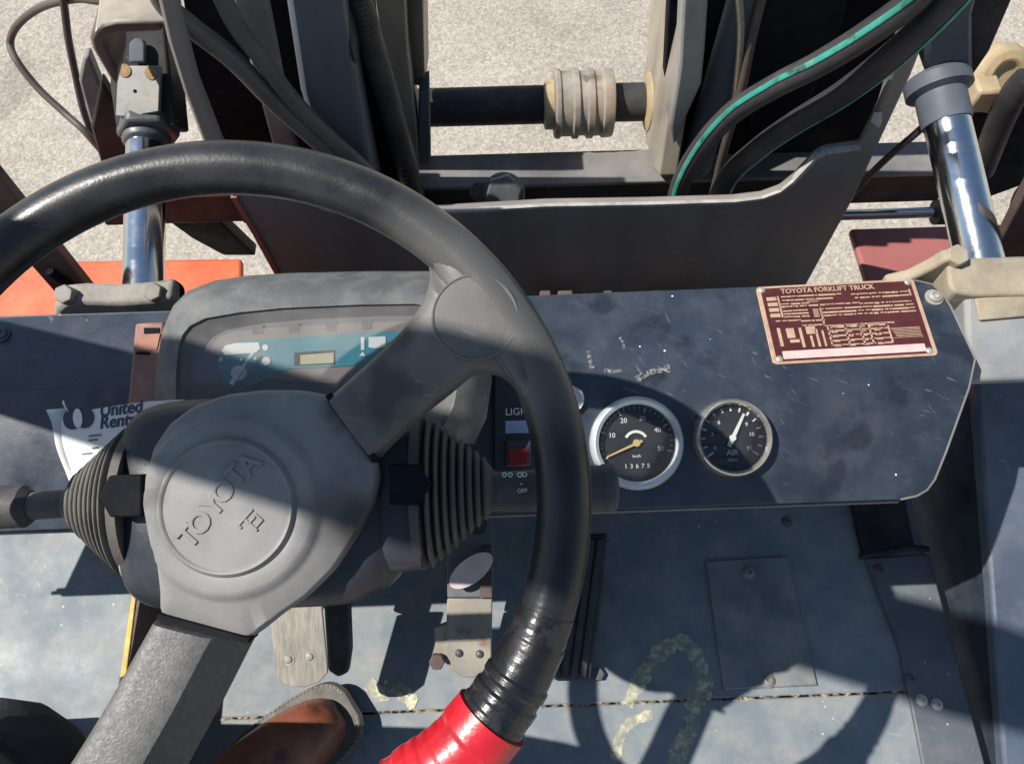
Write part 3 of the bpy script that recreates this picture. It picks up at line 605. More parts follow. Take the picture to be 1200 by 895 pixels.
# spokes
PRF2 = [(0, -.9), (-.004, -.3), (.008, .2), (.03, .55), (.07, .78), (.15, .92), (.3, 1), (.5, 1.03), (.68, 1), (.80, .92), (.9, .74), (.96, .42), (1.0, -.3), (.985, -.9), (.5, -1.1)]
PRF3 = [(0, -1), (-.004, -.2), (.012, .4), (.035, .78), (.08, .96), (.2, 1.02), (.42, 1.02), (.58, .98), (.66, .86), (.74, .30), (.84, -.7), (.93, -1.7), (.96, -2.0), (.5, -2.2)]
def spoke(name, pairs, offs, m, prof, th):
    bm = new(); rows = []
    A = catmull([wp(a, o_) for (a, b), o_ in zip(pairs, offs)], 6); B = catmull([wp(b, o_) for (a, b), o_ in zip(pairs, offs)], 6)
    def height(p, t, h):
        q = p - WC; o_ = q.dot(WN); q = q - WN * o_; dr = q.length - WR; v = h * th
        if abs(dr) < WT * 1.6:
            ht = math.sqrt(max(0, WT ** 2 - dr ** 2)) - o_ - .0010; e = min(1, max(0, min(t, 1 - t)) / .42); e = e * e * (3 - 2 * e)
            k = min(1, (WT * 1.6 - abs(dr)) / (WT * .6)); tgt = ht + (v - ht) * e
            v = v + (min(v, tgt) - v) * k
        return v
    for a, b in zip(A, B): rows.append([a.lerp(b, t) + WN * height(a.lerp(b, t), t, h) for t, h in prof])
    loft(bm, rows); return finish(name, bm, m, sw, smooth=40)
PRF = [(0, -1), (-.005, -.3), (.01, .25), (.035, .6), (.08, .82), (.16, .94), (.3, 1), (.5, 1.02), (.66, .98), (.78, .86), (.88, .6), (.955, .2), (1.0, -.4), (.985, -1.1), (.5, -1.3)]
spoke('spoke', [((386, 466), (441, 541)), ((430, 427), (482, 499)), ((468, 391), (527, 462)), ((488, 366), (556, 440)), ((500, 342), (585, 440)), ((503, 316), (607, 458)), ((497, 287), (625, 486)), ((520, 276), (647, 500)), ((556, 292), (659, 470)), ((590, 320), (660, 440))],
      [-.022, -.016, -.009, -.004, -.001, .001, .0015, .0015, .001, -.002], M['spoke'], PRF2, .0115)
spoke('spoke', [((184, 725), (292, 752)), ((166, 757), (280, 775)), ((127, 826), (249, 836)), ((84, 895), (214, 900)), ((40, 960), (180, 965)), ((5, 1010), (150, 1010))],
      [-.022, -.020, -.014, -.008, -.002, .0], M['lower_spoke'], PRF3, .0115)
def seam(name, p, q, wd, off):
    bm = new(); a, b = wp(p, off), wp(q, off); s = (b - a).normalized().cross(WN) * wd / 2
    prism(bm, [a - s, b - s, b + s, a + s], WN * -.018); return finish(name, bm, M['void'], sw)
seam('seam_gap', (384, 462), (440, 540), .0034, -.0135); seam('seam_gap', (184, 722), (291, 751), .0026, -.0165)
bm = new()
q0 = wp((560, 374), .012); lathe(bm, wp((558, 376), .0), WN, [(.0222, .0), (.0222, .0100), (.0219, .0128), (.0212, .0134), (.0204, .0129), (.0150, .0134), (0, .0137)], 64); finish('knob_boss', bm, M['spoke'], sw, smooth=30)

# ------------------------------------------------------------------ steering column (part of the truck)
def cp(u, v, t): return WC + X * u + WV * v - WN * t
bm = new(); rows = []
for t, s, ins in ((.034, .80, .0), (.040, .93, 0), (.052, 1, 0), (.085, 1.02, 0), (.125, .98, 0), (.15, .8, 0)):
    row = []
    for k in range(40):
        an = 2 * math.pi * k / 40; cx, sx = math.cos(an), math.sin(an)
        e = 2 / 5.0
        row.append(cp(.003 + .080 * s * math.copysign(abs(cx) ** e, cx), -.004 + .060 * s * math.copysign(abs(sx) ** e, sx), t))
    rows.append(row)
loft(bm, rows); colm = finish('steering_column', bm, M['pod'], fk, smooth=50)
bm = new(); lathe(bm, cp(0, 0, .018), -WN, [(.036, 0), (.04, .03)], 32, cap=True); lathe(bm, cp(.01, 0, .14), -WN, [(.062, 0), (.05, .12), (.045, .40)], 32); finish('column_shroud', bm, M['pod'], colm)
def bellows(side, m):
    bm = new(); o = cp(.008 + side * (.079 if side < 0 else .0865), -.002, .072); ax = X * side; prof = [(.046, -.004), (.046, .001)]
    n = 8; L = .036 if side < 0 else .036
    for k in range(n):
        f = k / n; r = .045 * (1 - f) + .015 * f; x = .003 + L * f; g = .0042
        prof += [(r * .86, x), (r * .985, x + L / n * .30), (r, x + L / n * .5), (r * .985, x + L / n * .7), (r * .84, x + L / n * .97)]
    prof += [(.011, L + .006), (.0085, L + .010), (0, L + .010)]
    lathe(bm, o, ax, prof, 44, cap=True); return finish('rubber_bellows', bm, m, colm, smooth=60)
bellows(-1, M['boot'])['label'] = 'dusty ribbed rubber bellows on the left of the column'; bellows(1, M['boot2'])
for s, m in ((-1, 'flange'), (1, 'pod')):
    bm = new(); rows = []
    for dx, sc in ((.060, .96), (.066, .97), (.076, .97), (.0795 if s < 0 else .087, .94)):
        rows.append([cp(.008 + s * dx, -.004 + .044 * sc * math.copysign(abs(math.sin(a)) ** .35, math.sin(a)), .074 + .037 * sc * math.copysign(abs(math.cos(a)) ** .35, math.cos(a))) for a in (2 * math.pi * k / 64 for k in range(64))])
    loft(bm, rows); finish('bellows_flange', bm, M[m], colm, smooth=50)
def ctop(p, t): return at(p, pl=(WC - WN * t, WN))
for pts in (((166, 556), (166, 606), (128, 606), (115, 582), (127, 557)), ((455, 545), (490, 544), (505, 569), (490, 592), (456, 592))):
    bm = new(); prism(bm, [ctop(p, .022) for p in pts], -WN * .018); tb_ = finish('hazard_pointer', bm, M['void'], colm, bevel=.0012)
    cc = sum((ctop(p, .0275) for p in pts), V()) / 5
    if pts[0][0] < 300: sgn = -1
    else: sgn = 1

# ------------------------------------------------------------------ column levers
lv = thing('column_lever', 'grey direction lever with a thick dark grip at the left end of the column', 'lever', cp(-.1, 0, .07))
bm = new(); tube(bm, [cp(-.108, -.002, .072), cp(-.140, -.003, .072), cp(-.155, -.003, .073)], .0082, 16); finish('lever_stalk', bm, M['boot'], lv)
bm = new(); lathe(bm, cp(-.137, -.003, .072), -X, [(.009, 0), (.0125, .004), (.0130, .03), (.0135, .12), (.012, .13), (0, .131)], 28); finish('lever_grip', bm, M['boot2'], lv)
lr = thing('column_lever', 'dark grey light switch lever with white symbols, right of the column', 'lever', cp(.12, 0, .07))
bm = new(); rows = []
for u, s in ((.121, .6), (.127, .80), (.142, .84), (.18, .92), (.1985, .98), (.2000, .95), (.2020, 1.02), (.2070, 1.01), (.2095, .86), (.2105, .5)):
    rows.append([cp(u, -.004 + .0140 * s * math.copysign(abs(math.sin(a)) ** .7, math.sin(a)), .070 + .0115 * s * math.copysign(abs(math.cos(a)) ** .7, math.cos(a))) for a in (2 * math.pi * k / 28 for k in range(28))])
loft(bm, rows); finish('lever_grip', bm, M['boot2'], lr, smooth=40)
bm = new(); t_ = .0578
def lp(p): return at(p, pl=(WC - WN * t_, WN))
for p, r in (((591, 556), .0014), ((598, 556), .0014), ((609, 556), .0016)):
    lathe(bm, lp(p), WN, [(r, 0), (r, .0004), (r * .65, .0004), (r * .65, 0)], 16, cap=False)
text(bm, '-', .005, lp((611, 566)), (X, WV, WN), .0002); text(bm, 'OFF', .0034, lp((612, 575)), (X, WV, WN), .0002)
text(bm, 'D', .0042, lp((615, 556)), (X, WV, WN), .0002)
finish('lettering', bm, M['white'], lr)

# ------------------------------------------------------------------ rental tag
TGN = V((-.22, -.40, .89)).normalized(); TGO = at((115, 520), d=.545)
def tp(p, off=0): return at(p, pl=(TGO + TGN * off, TGN))
bm = new(); prism(bm, [tp(p) for p in ((72, 492), (82, 484), (130, 476), (176, 470), (215, 468), (210, 520), (160, 560), (84, 566), (70, 520))], TGN * -.0008)
tg = finish('rental_tag', bm, M['tagw']); tag(tg, 'white plastic rental company tag hanging from the left column lever', 'tag')
bm = new(); P0 = [tp(p, o_) for p, o_ in (((54, 480), .0), ((62, 500), .003), ((66, 522), .004), ((74, 545), .003), ((82, 566), 0))]; P1 = [tp(p, o_) for p, o_ in (((76, 478), -.003), ((80, 500), -.004), ((82, 522), -.004), ((86, 545), -.002), ((92, 568), 0))]
loft(bm, [catmull(P0, 4), catmull(P1, 4)], closed_ring=False); finish('curled_edge', bm, M['tagw'], tg, solid=.0008)
tx = (tp((170, 487)) - tp((110, 494))).normalized(); ty = TGN.cross(tx)
bm = new(); text(bm, 'United', .0120, tp((116, 482), .0003), (tx, ty, TGN), .0002, align='LEFT', shear=.2, bold=.00022); text(bm, 'Rentals', .0120, tp((116, 496), .0003), (tx, ty, TGN), .0002, align='LEFT', shear=.2, bold=.00022)
c = tp((92, 490), .0003)
def disc(bm, c, r, sx=1, h=.0004, n=32): prism(bm, [c + tx * math.cos(t) * r * sx + ty * math.sin(t) * r for t in (2 * math.pi * k / n for k in range(n))], TGN * h)
disc(bm, c - tx * .0048, .0072); disc(bm, c + tx * .0048, .0072, h=.0005); finish('print', bm, M['navy'], tg)
bm = new(); disc(bm, c + TGN * .0004, .0066, .55, .0005); finish('logo_lens', bm, M['tagw'], tg)
bm = new()
for k, (px, py, wd) in enumerate(((104, 512, .010), (104, 517, .007), (108, 526, .005), (96, 533, .008))):
    prism(bm, [tp((px, py), .0003) + tx * a_ + ty * b_ for a_, b_ in ((0, 0), (wd, 0), (wd, .0012), (0, .0012))], TGN * .0002)
finish('faint_print', bm, M['strap'], tg)['kind'] = 'stuff'
bm = new(); tube(bm, catmull([tp((80, 482), .0), tp((76, 476), .004), tp((74, 470), .0)]), .0006, 6); finish('tie', bm, M['tagw'], tg)

# ------------------------------------------------------------------ pedals
pd = thing('clutch_pedal', 'left pedal with a bare worn steel pad and two rivets, below the steering hub', 'pedal', fl((350, 760), .12))
PN = V((0, -.42, .91)).normalized(); PO = at((350, 750), z=.13)
def pz(p, o_=0): return at(p, pl=(PO + PN * o_, PN))
bm = new(); prism(bm, [pz(p) for p in ((314, 690), (330, 684), (376, 684), (378, 720), (383, 772), (384, 788), (374, 799), (358, 805), (342, 805), (330, 800), (323, 790), (320, 760))], -PN * .004); finish('pad', bm, M['brushed'], pd, bevel=.001)
for p in ((338, 772), (363, 769)):
    bm = new(); lathe(bm, pz(p, .0002), PN, [(.0062, 0), (.0060, .0004), (.0045, .0003), (.0040, .0008), (.0028, .0022), (0, .0026)], 20); finish('rivet', bm, M['bolt'], pd)
bm = new(); tube(bm, [pz((350, 700), -.008), pz((350, 640), -.01), V((-.21, .36, .20))], .010, 10); finish('arm', bm, M['dark'], pd)
pq = thing('pedal_stop', 'black rubber covered pedal arm just right of the bare steel pedal', 'pedal', fl((398, 750), .08))
bm = new(); prism(bm, [at(p, pl=(at((398, 750), z=.09), PN)) for p in ((378, 690), (398, 690), (410, 708), (412, 760), (408, 788), (396, 794), (384, 786))], -PN * .012); finish('pad', bm, M['black_rubber'], pq, bevel=.003)
bm = new(); tube(bm, [at((396, 700), z=.08), V((-.17, .37, .16))], .008, 8); finish('arm', bm, M['dark'], pq)
pb = thing('brake_pedal', 'middle pedal arm in grey paint ending in a worn round-ended pad with two rivets', 'pedal', fl((550, 760), .1))
BO = at((550, 770), z=.07); BN = V((0, -.30, .95)).normalized()
def bz(p, o_=0): return at(p, pl=(BO + BN * o_, BN))
bm = new(); prism(bm, [bz(p) for p in ((524, 640), (545, 605), (578, 600), (578, 700), (524, 700))] , -BN * .008); finish('arm', bm, M['arm'], pb, bevel=.0015)
bm = new(); prism(bm, [bz(p) for p in ((524, 701), (577, 701), (576, 770), (570, 785), (556, 794), (541, 793), (528, 784), (522, 765))], -BN * .008); finish('pad', bm, M['pad'], pb, bevel=.0015)
bm = new(); prism(bm, [bz((562, 700), .0003), bz((577, 700), .0003), bz((576, 640), .0003), bz((564, 640), .0003)], BN * .004); finish('arm_rib', bm, M['brown'], pb, bevel=.001)
bm = new(); prism(bm, [bz(p, -.002) for p in ((508, 735), (526, 728), (526, 780), (512, 770))], -BN * .012); finish('side_lug', bm, M['castr'], pb, bevel=.002)
for p in ((538, 765), (562, 766)):
    bm = new(); dome(bm, bz(p, .0002), BN, .0042, .0028); finish('rivet', bm, M['nut'], pb)
bm = new(); hexnut(bm, bz((513, 773), -.004), BN, .0085, .012); finish('stop_bolt', bm, M['brown'], pb, bevel=.001)
bm = new(); tube(bm, [bz((560, 620), -.008), V((-.03, .36, .22))], .012, 8); finish('arm_pivot', bm, M['dark'], pb)
bm = new(); oc = bz((552, 668), .012); ou = (bz((575, 652)) - bz((530, 684))).normalized(); ov = BN.cross(ou); ON = (BN + X * .2).normalized()
ou = (ou - ON * ou.dot(ON)).normalized(); ov = ON.cross(ou)
prism(bm, [oc + ou * .0265 * math.cos(t) + ov * .0130 * math.sin(t) for t in (2 * math.pi * k / 32 for k in range(32))], ON * .0012)
tag(finish('oval_tag', bm, M['oval'], bevel=.0003), 'small pinkish white oval tag hanging in front of the middle pedal arm', 'tag')
pa = thing('accelerator_pedal', 'long black ribbed rubber accelerator pedal on the floor right of the brake', 'pedal', fl((680, 710), .05))
AO = at((680, 790), z=.02); AN = V((0, -.35, .94)).normalized()
def az(p, o_=0): return at(p, pl=(AO + AN * o_, AN))
bm = new(); prism(bm, [az(p) for p in ((664, 628), (712, 625), (706, 700), (692, 796), (640, 796), (650, 700))], -AN * .010); finish('pad', bm, M['black_rubber'], pa, bevel=.002)
for k in range(4):
    f = (k + .5) / 4; a0 = az((668, 632)).lerp(az((708, 630)), f); a1 = az((644, 792)).lerp(az((688, 792)), f)
    bm = new(); s = (a1 - a0).normalized().cross(AN) * .0035
    prism(bm, [a0 - s, a1 - s, a1 + s, a0 + s], AN * .005); finish('tread_rib', bm, M['black_rubber'], pa, bevel=.0012)
bm = new(); hexnut(bm, fl((700, 790), .002), Z, .007, .006); finish('pivot_bolt', bm, M['nut'], pa)

# ------------------------------------------------------------------ mast
ms = thing('mast', 'black steel forklift mast with U-shaped cross plate, rails and cross tube ahead of the dash', 'mast', (.04, .62, -.6))
def mp_(name, pts, y, th, m, bevel=.002, **k):
    bm = new(); prism(bm, [at(p, y=y) for p in pts], (0, th, 0)); return finish(name, bm, m, ms, bevel=bevel, **k)
UI = [(520, 248), (640, 241), (760, 239), (860, 236), (893, 232), (915, 224), (930, 212), (945, 196), (956, 184), (968, 178), (1008, 172)]
UL = [(262, 172), (303, 180), (318, 188), (332, 204), (346, 222), (362, 236), (385, 246), (430, 250)]
UOUT_R = [(1008, 172), (1030, 128), (1048, 70), (1062, -20), (1075, -90), (1120, -90), (1096, 20), (1068, 90), (1035, 160), (1000, 235), (945, 335), (920, 380)]
UOUT_L = [(345, 380), (325, 320), (300, 275), (272, 235), (236, 165), (215, 110), (196, 50), (182, -10), (172, -90), (196, -90), (212, 20), (232, 95)]
mp_('cross_plate', UOUT_L + UL + UI + UOUT_R[1:], .53, .011, M['mast'], bevel=.0035, segs=2)
# painted highlight on the worn edge along the top of the cross plate
bm = new(); EP = [at(p, y=.5315) + Z * .0006 for p in UL[4:] + UI]
n = len(EP)
for i in range(n - 1): 
    a, b = EP[i] - Y * .0024, EP[i + 1] - Y * .0024; t = (b - a).normalized(); nn = V((-t.z, 0, t.x)); nn = nn if nn.z > 0 else -nn
    prism(bm, [a - nn * .0025, b - nn * .0025, b + nn * .0012, a + nn * .0012], (0, .0068, 0))
finish('worn_edge_highlight', bm, M['edge'], ms)
bm = new(); EP = [at(p, y=.528) for p in ((270, 232), (296, 275), (322, 322))]
for a, b in zip(EP, EP[1:]): prism(bm, [a, b, b + X * .006, a + X * .006], (0, .003, 0))
finish('rusty_edge', bm, M['maroon'], ms)
mp_('rail_back', [(196, -120), (425, -120), (447, 90), (474, 262), (285, 262), (236, 140)], .63, .02, M['void'])  # black backing puts the deep recess's shade into its colour
mp_('grey_flange', [(240, -120), (290, -120), (345, 165), (372, 260), (342, 260), (318, 165), (284, 40)], .585, .012, M['strap2'])  # sunlit look comes from the lightened base colour
mp_('rail_web', [(316, -120), (388, -120), (404, 20), (432, 175), (450, 262), (400, 262), (352, 110)], .572, .05, M['slab'], bevel=.006)
mp_('inner_rail', [(434, -25), (474, -25), (478, 60), (488, 140), (497, 250), (470, 250), (462, 150), (448, 60)], .66, .05, M['worn'])
bm = new(); prism(bm, [at((461, -22), y=.715), at((495, -22), y=.68), at((498, 104), y=.68), at((478, 98), y=.705)], (.004, .05, 0)); finish('inner_rail_face', bm, M['worn'], ms, bevel=.002)
bm = new(); c = at((402, 38), y=.60); lathe(bm, c - X * .012, X, [(.012, 0), (.026, .002), (.026, .022), (.012, .024)], 32); finish('roller', bm, M['dark'], ms)
mp_('lock_bracket', [(491, 112), (503, 105), (505, 190), (500, 225), (488, 215)], .66, .03, M['slab'])
# right-hand side
mp_('rail_back', [(790, -120), (1135, -120), (1085, 30), (1030, 140), (985, 262), (770, 262)], .67, .02, M['void'])  # black backing again, painted as the shade of the right recess
xr = at((786, 110), y=.635).x
bm = new(); prism(bm, [at(p, x=xr) for p in ((806, -160), (800, 0), (788, 100), (773, 206), (764, 195), (757, 165), (753, 100), (758, 60), (762, 0), (764, -160))], (.02, 0, 0)); finish('inner_rail_face', bm, M['worn'], ms, bevel=.002)
mp_('inner_rail', [(806, -120), (838, -120), (826, 60), (822, 100), (808, 130), (790, 172), (785, 150), (796, 80)], .605, .03, M['strap2'], bevel=.003)
bm = new(); a = at((838, 120), y=.63); cyl(bm, a - Z * .1, a + Z * .9, .0175, 28); finish('lift_cylinder', bm, M['slab'], ms)
mp_('rail_web', [(880, -120), (1010, -120), (990, 20), (930, 160), (880, 180), (872, 100)], .615, .012, M['void'])
# cross tube with collar, lower beam, big bolt
a, b = at((488, 128), y=.72), at((768, 118), y=.72); a.z = b.z = (a.z + b.z) / 2
bm = new(); cyl(bm, a, b, .0222, 40); finish('cross_tube', bm, M['dark'], ms)
c0 = at((648, 125), y=.72); c1 = at((716, 125), y=.72); c0.z = c1.z = a.z; Lc = (c1 - c0).length
bm = new(); lathe(bm, V((c0.x, a.y, a.z)), X, [(.024, 0), (.0385, .001), (.0400, .003), (.0400, Lc * .10), (.0375, Lc * .13), (.0375, Lc * .30), (.0405, Lc * .33), (.0405, Lc * .41), (.0370, Lc * .44), (.0370, Lc * .54), (.0405, Lc * .57), (.0405, Lc * .66), (.0375, Lc * .69), (.0375, Lc * .80), (.0400, Lc * .83), (.0395, Lc - .002), (.038, Lc), (.024, Lc)], 48); finish('tube_collar', bm, M['collar'], ms)
bm = new(); lathe(bm, V((c0.x - .012, a.y, a.z)), X, [(.0230, 0), (.029, .002), (.029, .012)], 40); finish('tan_ring', bm, M['tan'], ms)
bm = new(); lathe(bm, V((b.x - .014, a.y, a.z)), X, [(.0230, 0), (.034, .004), (.036, .02)], 40); finish('tan_ring', bm, M['tan'], ms)
bm = new(); y0 = .635; p0 = at((640, 216), y=y0); box(bm, (.04, y0 + .0225, p0.z - .029), (1.05, .045, .052)); finish('lower_beam', bm, M['dark'], ms, bevel=.002)
bm = new(); box(bm, (.04, y0 + .022, p0.z + .0005), (1.05, .050, .006)); finish('beam_top', bm, M['strap'], ms, bevel=.0015)
c = at((590, 208), y=.59); bm = new(); hexnut(bm, c - Y * .02 + Z * .0, (-.05, -.75, .65), .0205, .016, .3); lathe(bm, c - Y * .012 - Z * .012, (-.05, -.75, .65), [(.0235, 0), (.0235, .006), (.020, .010)], 32); finish('big_bolt', bm, M['nut'], ms, bevel=.002)
bm = new(); hexnut(bm, at((563, 226), y=.585), (0, -.6, .8), .013, .010); finish('small_nut', bm, M['brown'], ms, bevel=.002)
bm = new(); prism(bm, [at(p, y=.5293) for p in ((1020, 142), (1024, 132), (1034, 130), (1033, 144), (1030, 150))], (0, -.0006, 0)); finish('paint_chip', bm, M['edge'], ms)
# sub-frame teeth just visible below the plate
for px in (640, 664, 715, 772, 800, 850):
    bm = new(); p = at((px, 340), y=.50); box(bm, (p.x, .49, p.z - .040), (.008 + .010 * random.random(), .04, .05)); finish('guide_block', bm, M['brown'], ms, bevel=.002)
# chrome cross rod and brackets on the right
bm = new(); a = at((985, 252), y=.66); b = at((1098, 250), y=.66); cyl(bm, a, V((b.x, a.y, a.z)), .0075, 20); finish('chrome_cross_rod', bm, M['chrome'], ms)
bm = new(); cyl(bm, V((b.x - .004, a.y, a.z)), V((b.x + .03, a.y, a.z)), .017, 20); finish('rod_gland', bm, M['dark'], ms)

# ------------------------------------------------------------------ tilt cylinders
def tilt(base, topp, r, label, gl, rightside):
    t = thing('tilt_cylinder', label, 'tilt cylinder', base, 'tilt cylinders either side of the mast')
    n = (topp - base).normalized(); s = n.cross(Z).normalized(); u = s.cross(n)
    bm = new(); cyl(bm, base, topp, r, 40); finish('rod', bm, M['chrome'], t)
    return t, n, s, u
bL, tL = at((168, 350), y=.412), at((171, 172), y=.575)
t, n, s, u = tilt(bL, tL, .0186, 'left tilt cylinder rod with a pale zinc lock plate on its clevis', None, False)
bm = new(); prism(bm, [at(p, y=.386) for p in ((62, 388), (64, 363), (72, 356), (95, 354), (140, 355), (178, 352), (200, 348), (207, 356), (208, 388))], (0, .022, 0)); finish('gland', bm, M['cast'], t, bevel=.005, segs=3)
for p in ((83, 343), (185, 340)):
    bm = new(); q = at((p[0], p[1] + 3), y=.396); hexnut(bm, q - Z * .004, (0, -.35, .94), .0088, .017, .4); finish('bolt', bm, M['cast'], t, bevel=.0012)
bm = new(); q = at((203, 343), y=.42); lathe(bm, q, (0, -.3, .95), [(.011, 0), (.011, .008), (.009, .011), (0, .011)], 20); finish('nut', bm, M['void'], t)
bm = new(); lathe(bm, tL - n * .002, n, [(.0186, 0), (.0135, .004), (.0135, .045)], 24); finish('rod_neck', bm, M['castr'], t)
bm = new(); hexnut(bm, at((174, 160), y=.582), n, .030, .016, .2); lathe(bm, at((172, 166), y=.580), n, [(.020, -.006), (.023, 0), (.023, .01)], 24); finish('lock_nut', bm, M['nut'], t, bevel=.003)
GN = V((0, -.6, .8)).normalized(); GO = at((160, 110), y=.60)
def gz(p, o_=0): return at(p, pl=(GO + GN * o_, GN))
bm = new(); prism(bm, [gz(p) for p in ((138, 77), (188, 77), (186, 131), (168, 134), (158, 138), (135, 136), (137, 100))], -GN * .006); lk = finish('lock_plate', bm, M['galv'], t, bevel=.001)
for p in ((146, 83), (177, 86)):
    bm = new(); lathe(bm, gz(p, .0003), GN, [(.0062, 0), (.006, .0008), (0, .001)], 20); finish('rust_spot', bm, M['rust'], lk)
bm = new(); lathe(bm, gz((158, 107), .0003), GN, [(.0018, 0), (0, .0006)], 10); finish('pin_hole', bm, M['void'], lk)
bm = new(); prism(bm, [gz(p, -.012) for p in ((130, 20), (192, 20), (205, 150), (135, 150), (128, 100))], -GN * .04); finish('clevis', bm, M['dark'], t, bevel=.003)
bm = new(); prism(bm, [gz((153, 75), -.008), gz((154, 52), -.008), (gz((160, 46), -.008)), gz((170, 47), -.008), gz((173, 54), -.008), gz((173, 75), -.008)], GN * .006); finish('pin_head', bm, M['slab'], t, bevel=.002)
# C-shaped bracket round the clevis, on the mast
bm = new(); CB_ = [(190, 24), (135, 25), (120, 28), (110, 36), (105, 46), (108, 58), (118, 75), (128, 92), (137, 102)]; CI = [(190, 38), (140, 40), (130, 43), (125, 50), (124, 56), (128, 64), (133, 76), (137, 82), (137.5, 86)]
prism(bm, [at(p, y=.575) for p in CB_ + CI[::-1]], (0, .05, 0)); finish('clevis_bracket', bm, M['brownb'], ms, bevel=.003)
zt = at((150, 25), y=.575).z + .002
bm = new(); prism(bm, [at(p, z=zt) for p in ((196, 24), (135, 25.5), (121, 29), (110, 38), (114, 10), (124, -60), (205, -60))], (0, 0, -.004)); finish('bracket_top', bm, M['worn'], ms, bevel=.002)
bm = new(); prism(bm, [at(p, y=.68) for p in ((97, 68), (104, 66), (118, 100), (136, 140), (150, 175), (120, 180), (104, 140), (92, 95))], (0, .015, 0)); finish('olive_plate', bm, M['access'], ms, bevel=.003)
bm = new(); prism(bm, [at(p, y=.64) for p in ((118, 95), (140, 130), (158, 200), (120, 200), (106, 150))], (0, .015, 0)); finish('side_plate', bm, M['dark'], ms, bevel=.003)
bm = new(); prism(bm, [at(p, y=.66) for p in ((196, 230), (200, 262), (225, 280), (262, 300), (300, 300), (215, 220))], (0, .02, 0)); finish('side_plate', bm, M['dark'], ms, bevel=.003)
bR, tR = at((1151, 318), y=.415), at((1102, 112), y=.585)
t, n, s, u = tilt(bR, tR, .0212, 'right tilt cylinder rod running up into a dark shaded clevis', None, True)
bm = new(); prism(bm, [at(p, z=.372) for p in ((1112, 330), (1110, 308), (1130, 302), (1260, 299), (1275, 344), (1140, 345), (1118, 342))], (0, 0, -.03)); prism(bm, [at(p, y=.3795) for p in ((1030, 350), (1040, 334), (1066, 328), (1090, 316), (1108, 305), (1125, 303), (1125, 350))], (0, .012, 0)); finish('gland', bm, M['castr'], t, bevel=.003, segs=3)
bm = new(); q = at((1117, 302), z=.373); hexnut(bm, q - Z * .003, (0, -.2, .97), .0098, .012, .4); finish('bolt', bm, M['castr'], t, bevel=.0012)
bm = new(); lathe(bm, tR - n * .03, n, [(.0225, 0), (.0235, .004), (.0235, .03), (.031, .034), (.031, .046), (.028, .05)], 32); finish('rod_end', bm, M['slab'], t)
mp2 = [(1086, 90), (1086, 40), (1100, 0), (1108, -60), (1160, -60), (1140, 20), (1140, 90), (1128, 100), (1096, 100)]
bm = new(); prism(bm, [at(p, y=.595) for p in mp2], (0, .04, 0)); finish('clevis', bm, M['slab'], t, bevel=.004)
# outer right mast edge bar, tan lug and lower pieces
mp_('outer_edge_bar', [(1135, -90), (1215, -90), (1186, 0), (1160, 60), (1138, 92), (1134, 40), (1138, 0)], .61, .02, M['dark'])
bm = new(); lathe(bm, at((1172, 92), y=.74), (.15, -.75, .6), [(.040, -.03), (.041, 0), (.036, .010), (.020, .014), (.017, .006), (0, .006)], 28)
box(bm, at((1150, 110), y=.72), (.03, .03, .035)); finish('tan_lug', bm, M['tan'], ms, smooth=40, bevel=.004)
bm = new(); tube(bm, catmull([at(p, y=.70) for p in ((1205, 92), (1190, 108), (1178, 130), (1165, 160), (1150, 200))]), .016, 14); finish('dark_link', bm, M['dark'], ms)
bm = new(); prism(bm, [at(p, y=.76) for p in ((1100, 140), (1205, 130), (1205, 215), (1150, 235), (1110, 200))], (0, .02, 0)); finish('side_plate', bm, M['void'], ms, bevel=.003)

# ------------------------------------------------------------------ hoses
def hose(label, px, ys, r, m, stripe=None, ribs=0, grp=None, soff=(-.3, -.45, .8)):
    pts = catmull([at(p, y=y) for p, y in zip(px, ys)], 8); bm = new()
    if ribs:
        fine = []
        for a, b in zip(pts, pts[1:]): fine += [a.lerp(b, k / 4) for k in range(4)]
        tube(bm, fine, lambda i: r * (1 + .05 * math.cos(i * 2.1)), 16)
    else: tube(bm, pts, r, 16)
    o = finish('hydraulic_hose', bm, M[m], smooth=60); tag(o, label, 'hose', grp)
    if stripe:
        d = V(soff).normalized(); bm = new()
        sp_ = []
        for i, p in enumerate(pts):
            t = (pts[min(len(pts) - 1, i + 1)] - pts[max(0, i - 1)]).normalized(); q = (d - t * d.dot(t)).normalized()
            sp_.append((t, q, p))
        rows = []
        for t, q, p in sp_:
            b = t.cross(q); rows.append([p + (q * math.cos(a) + b * math.sin(a)) * r * 1.02 for a in (-.55 * stripe, -.28 * stripe, 0, .28 * stripe, .55 * stripe)])
        loft(bm, rows, closed_ring=False); finish('stripe', bm, M['stripe'], o, smooth=60, solid=.0004)
    return o
G = 'hydraulic hoses running down the mast'
hose('grey rubber hose slanting across the left side of the mast, nearer the rod', ((170, -60), (190, 0), (222, 30), (274, 71), (322, 120), (385, 177), (450, 235), (520, 300)), (.555, .555, .555, .555, .556, .560, .568, .575), .0088, 'hoseg', grp=G)
hose('grey rubber hose slanting across the left side of the mast, nearer the middle', ((235, -60), (262, 0), (280, 35), (308, 71), (340, 114), (380, 155), (417, 189), (470, 240), (530, 310)), (.560, .560, .56, .558, .558, .560, .562, .57, .58), .0078, 'hoseg', grp=G)
hose('ribbed black hose running straight down beside the left inner rail', ((400, -60), (420, 0), (437, 60), (455, 120), (472, 180), (488, 240), (500, 300)), (.615, .615, .618, .62, .622, .625, .63), .0125, 'hose', ribs=1, grp=G)
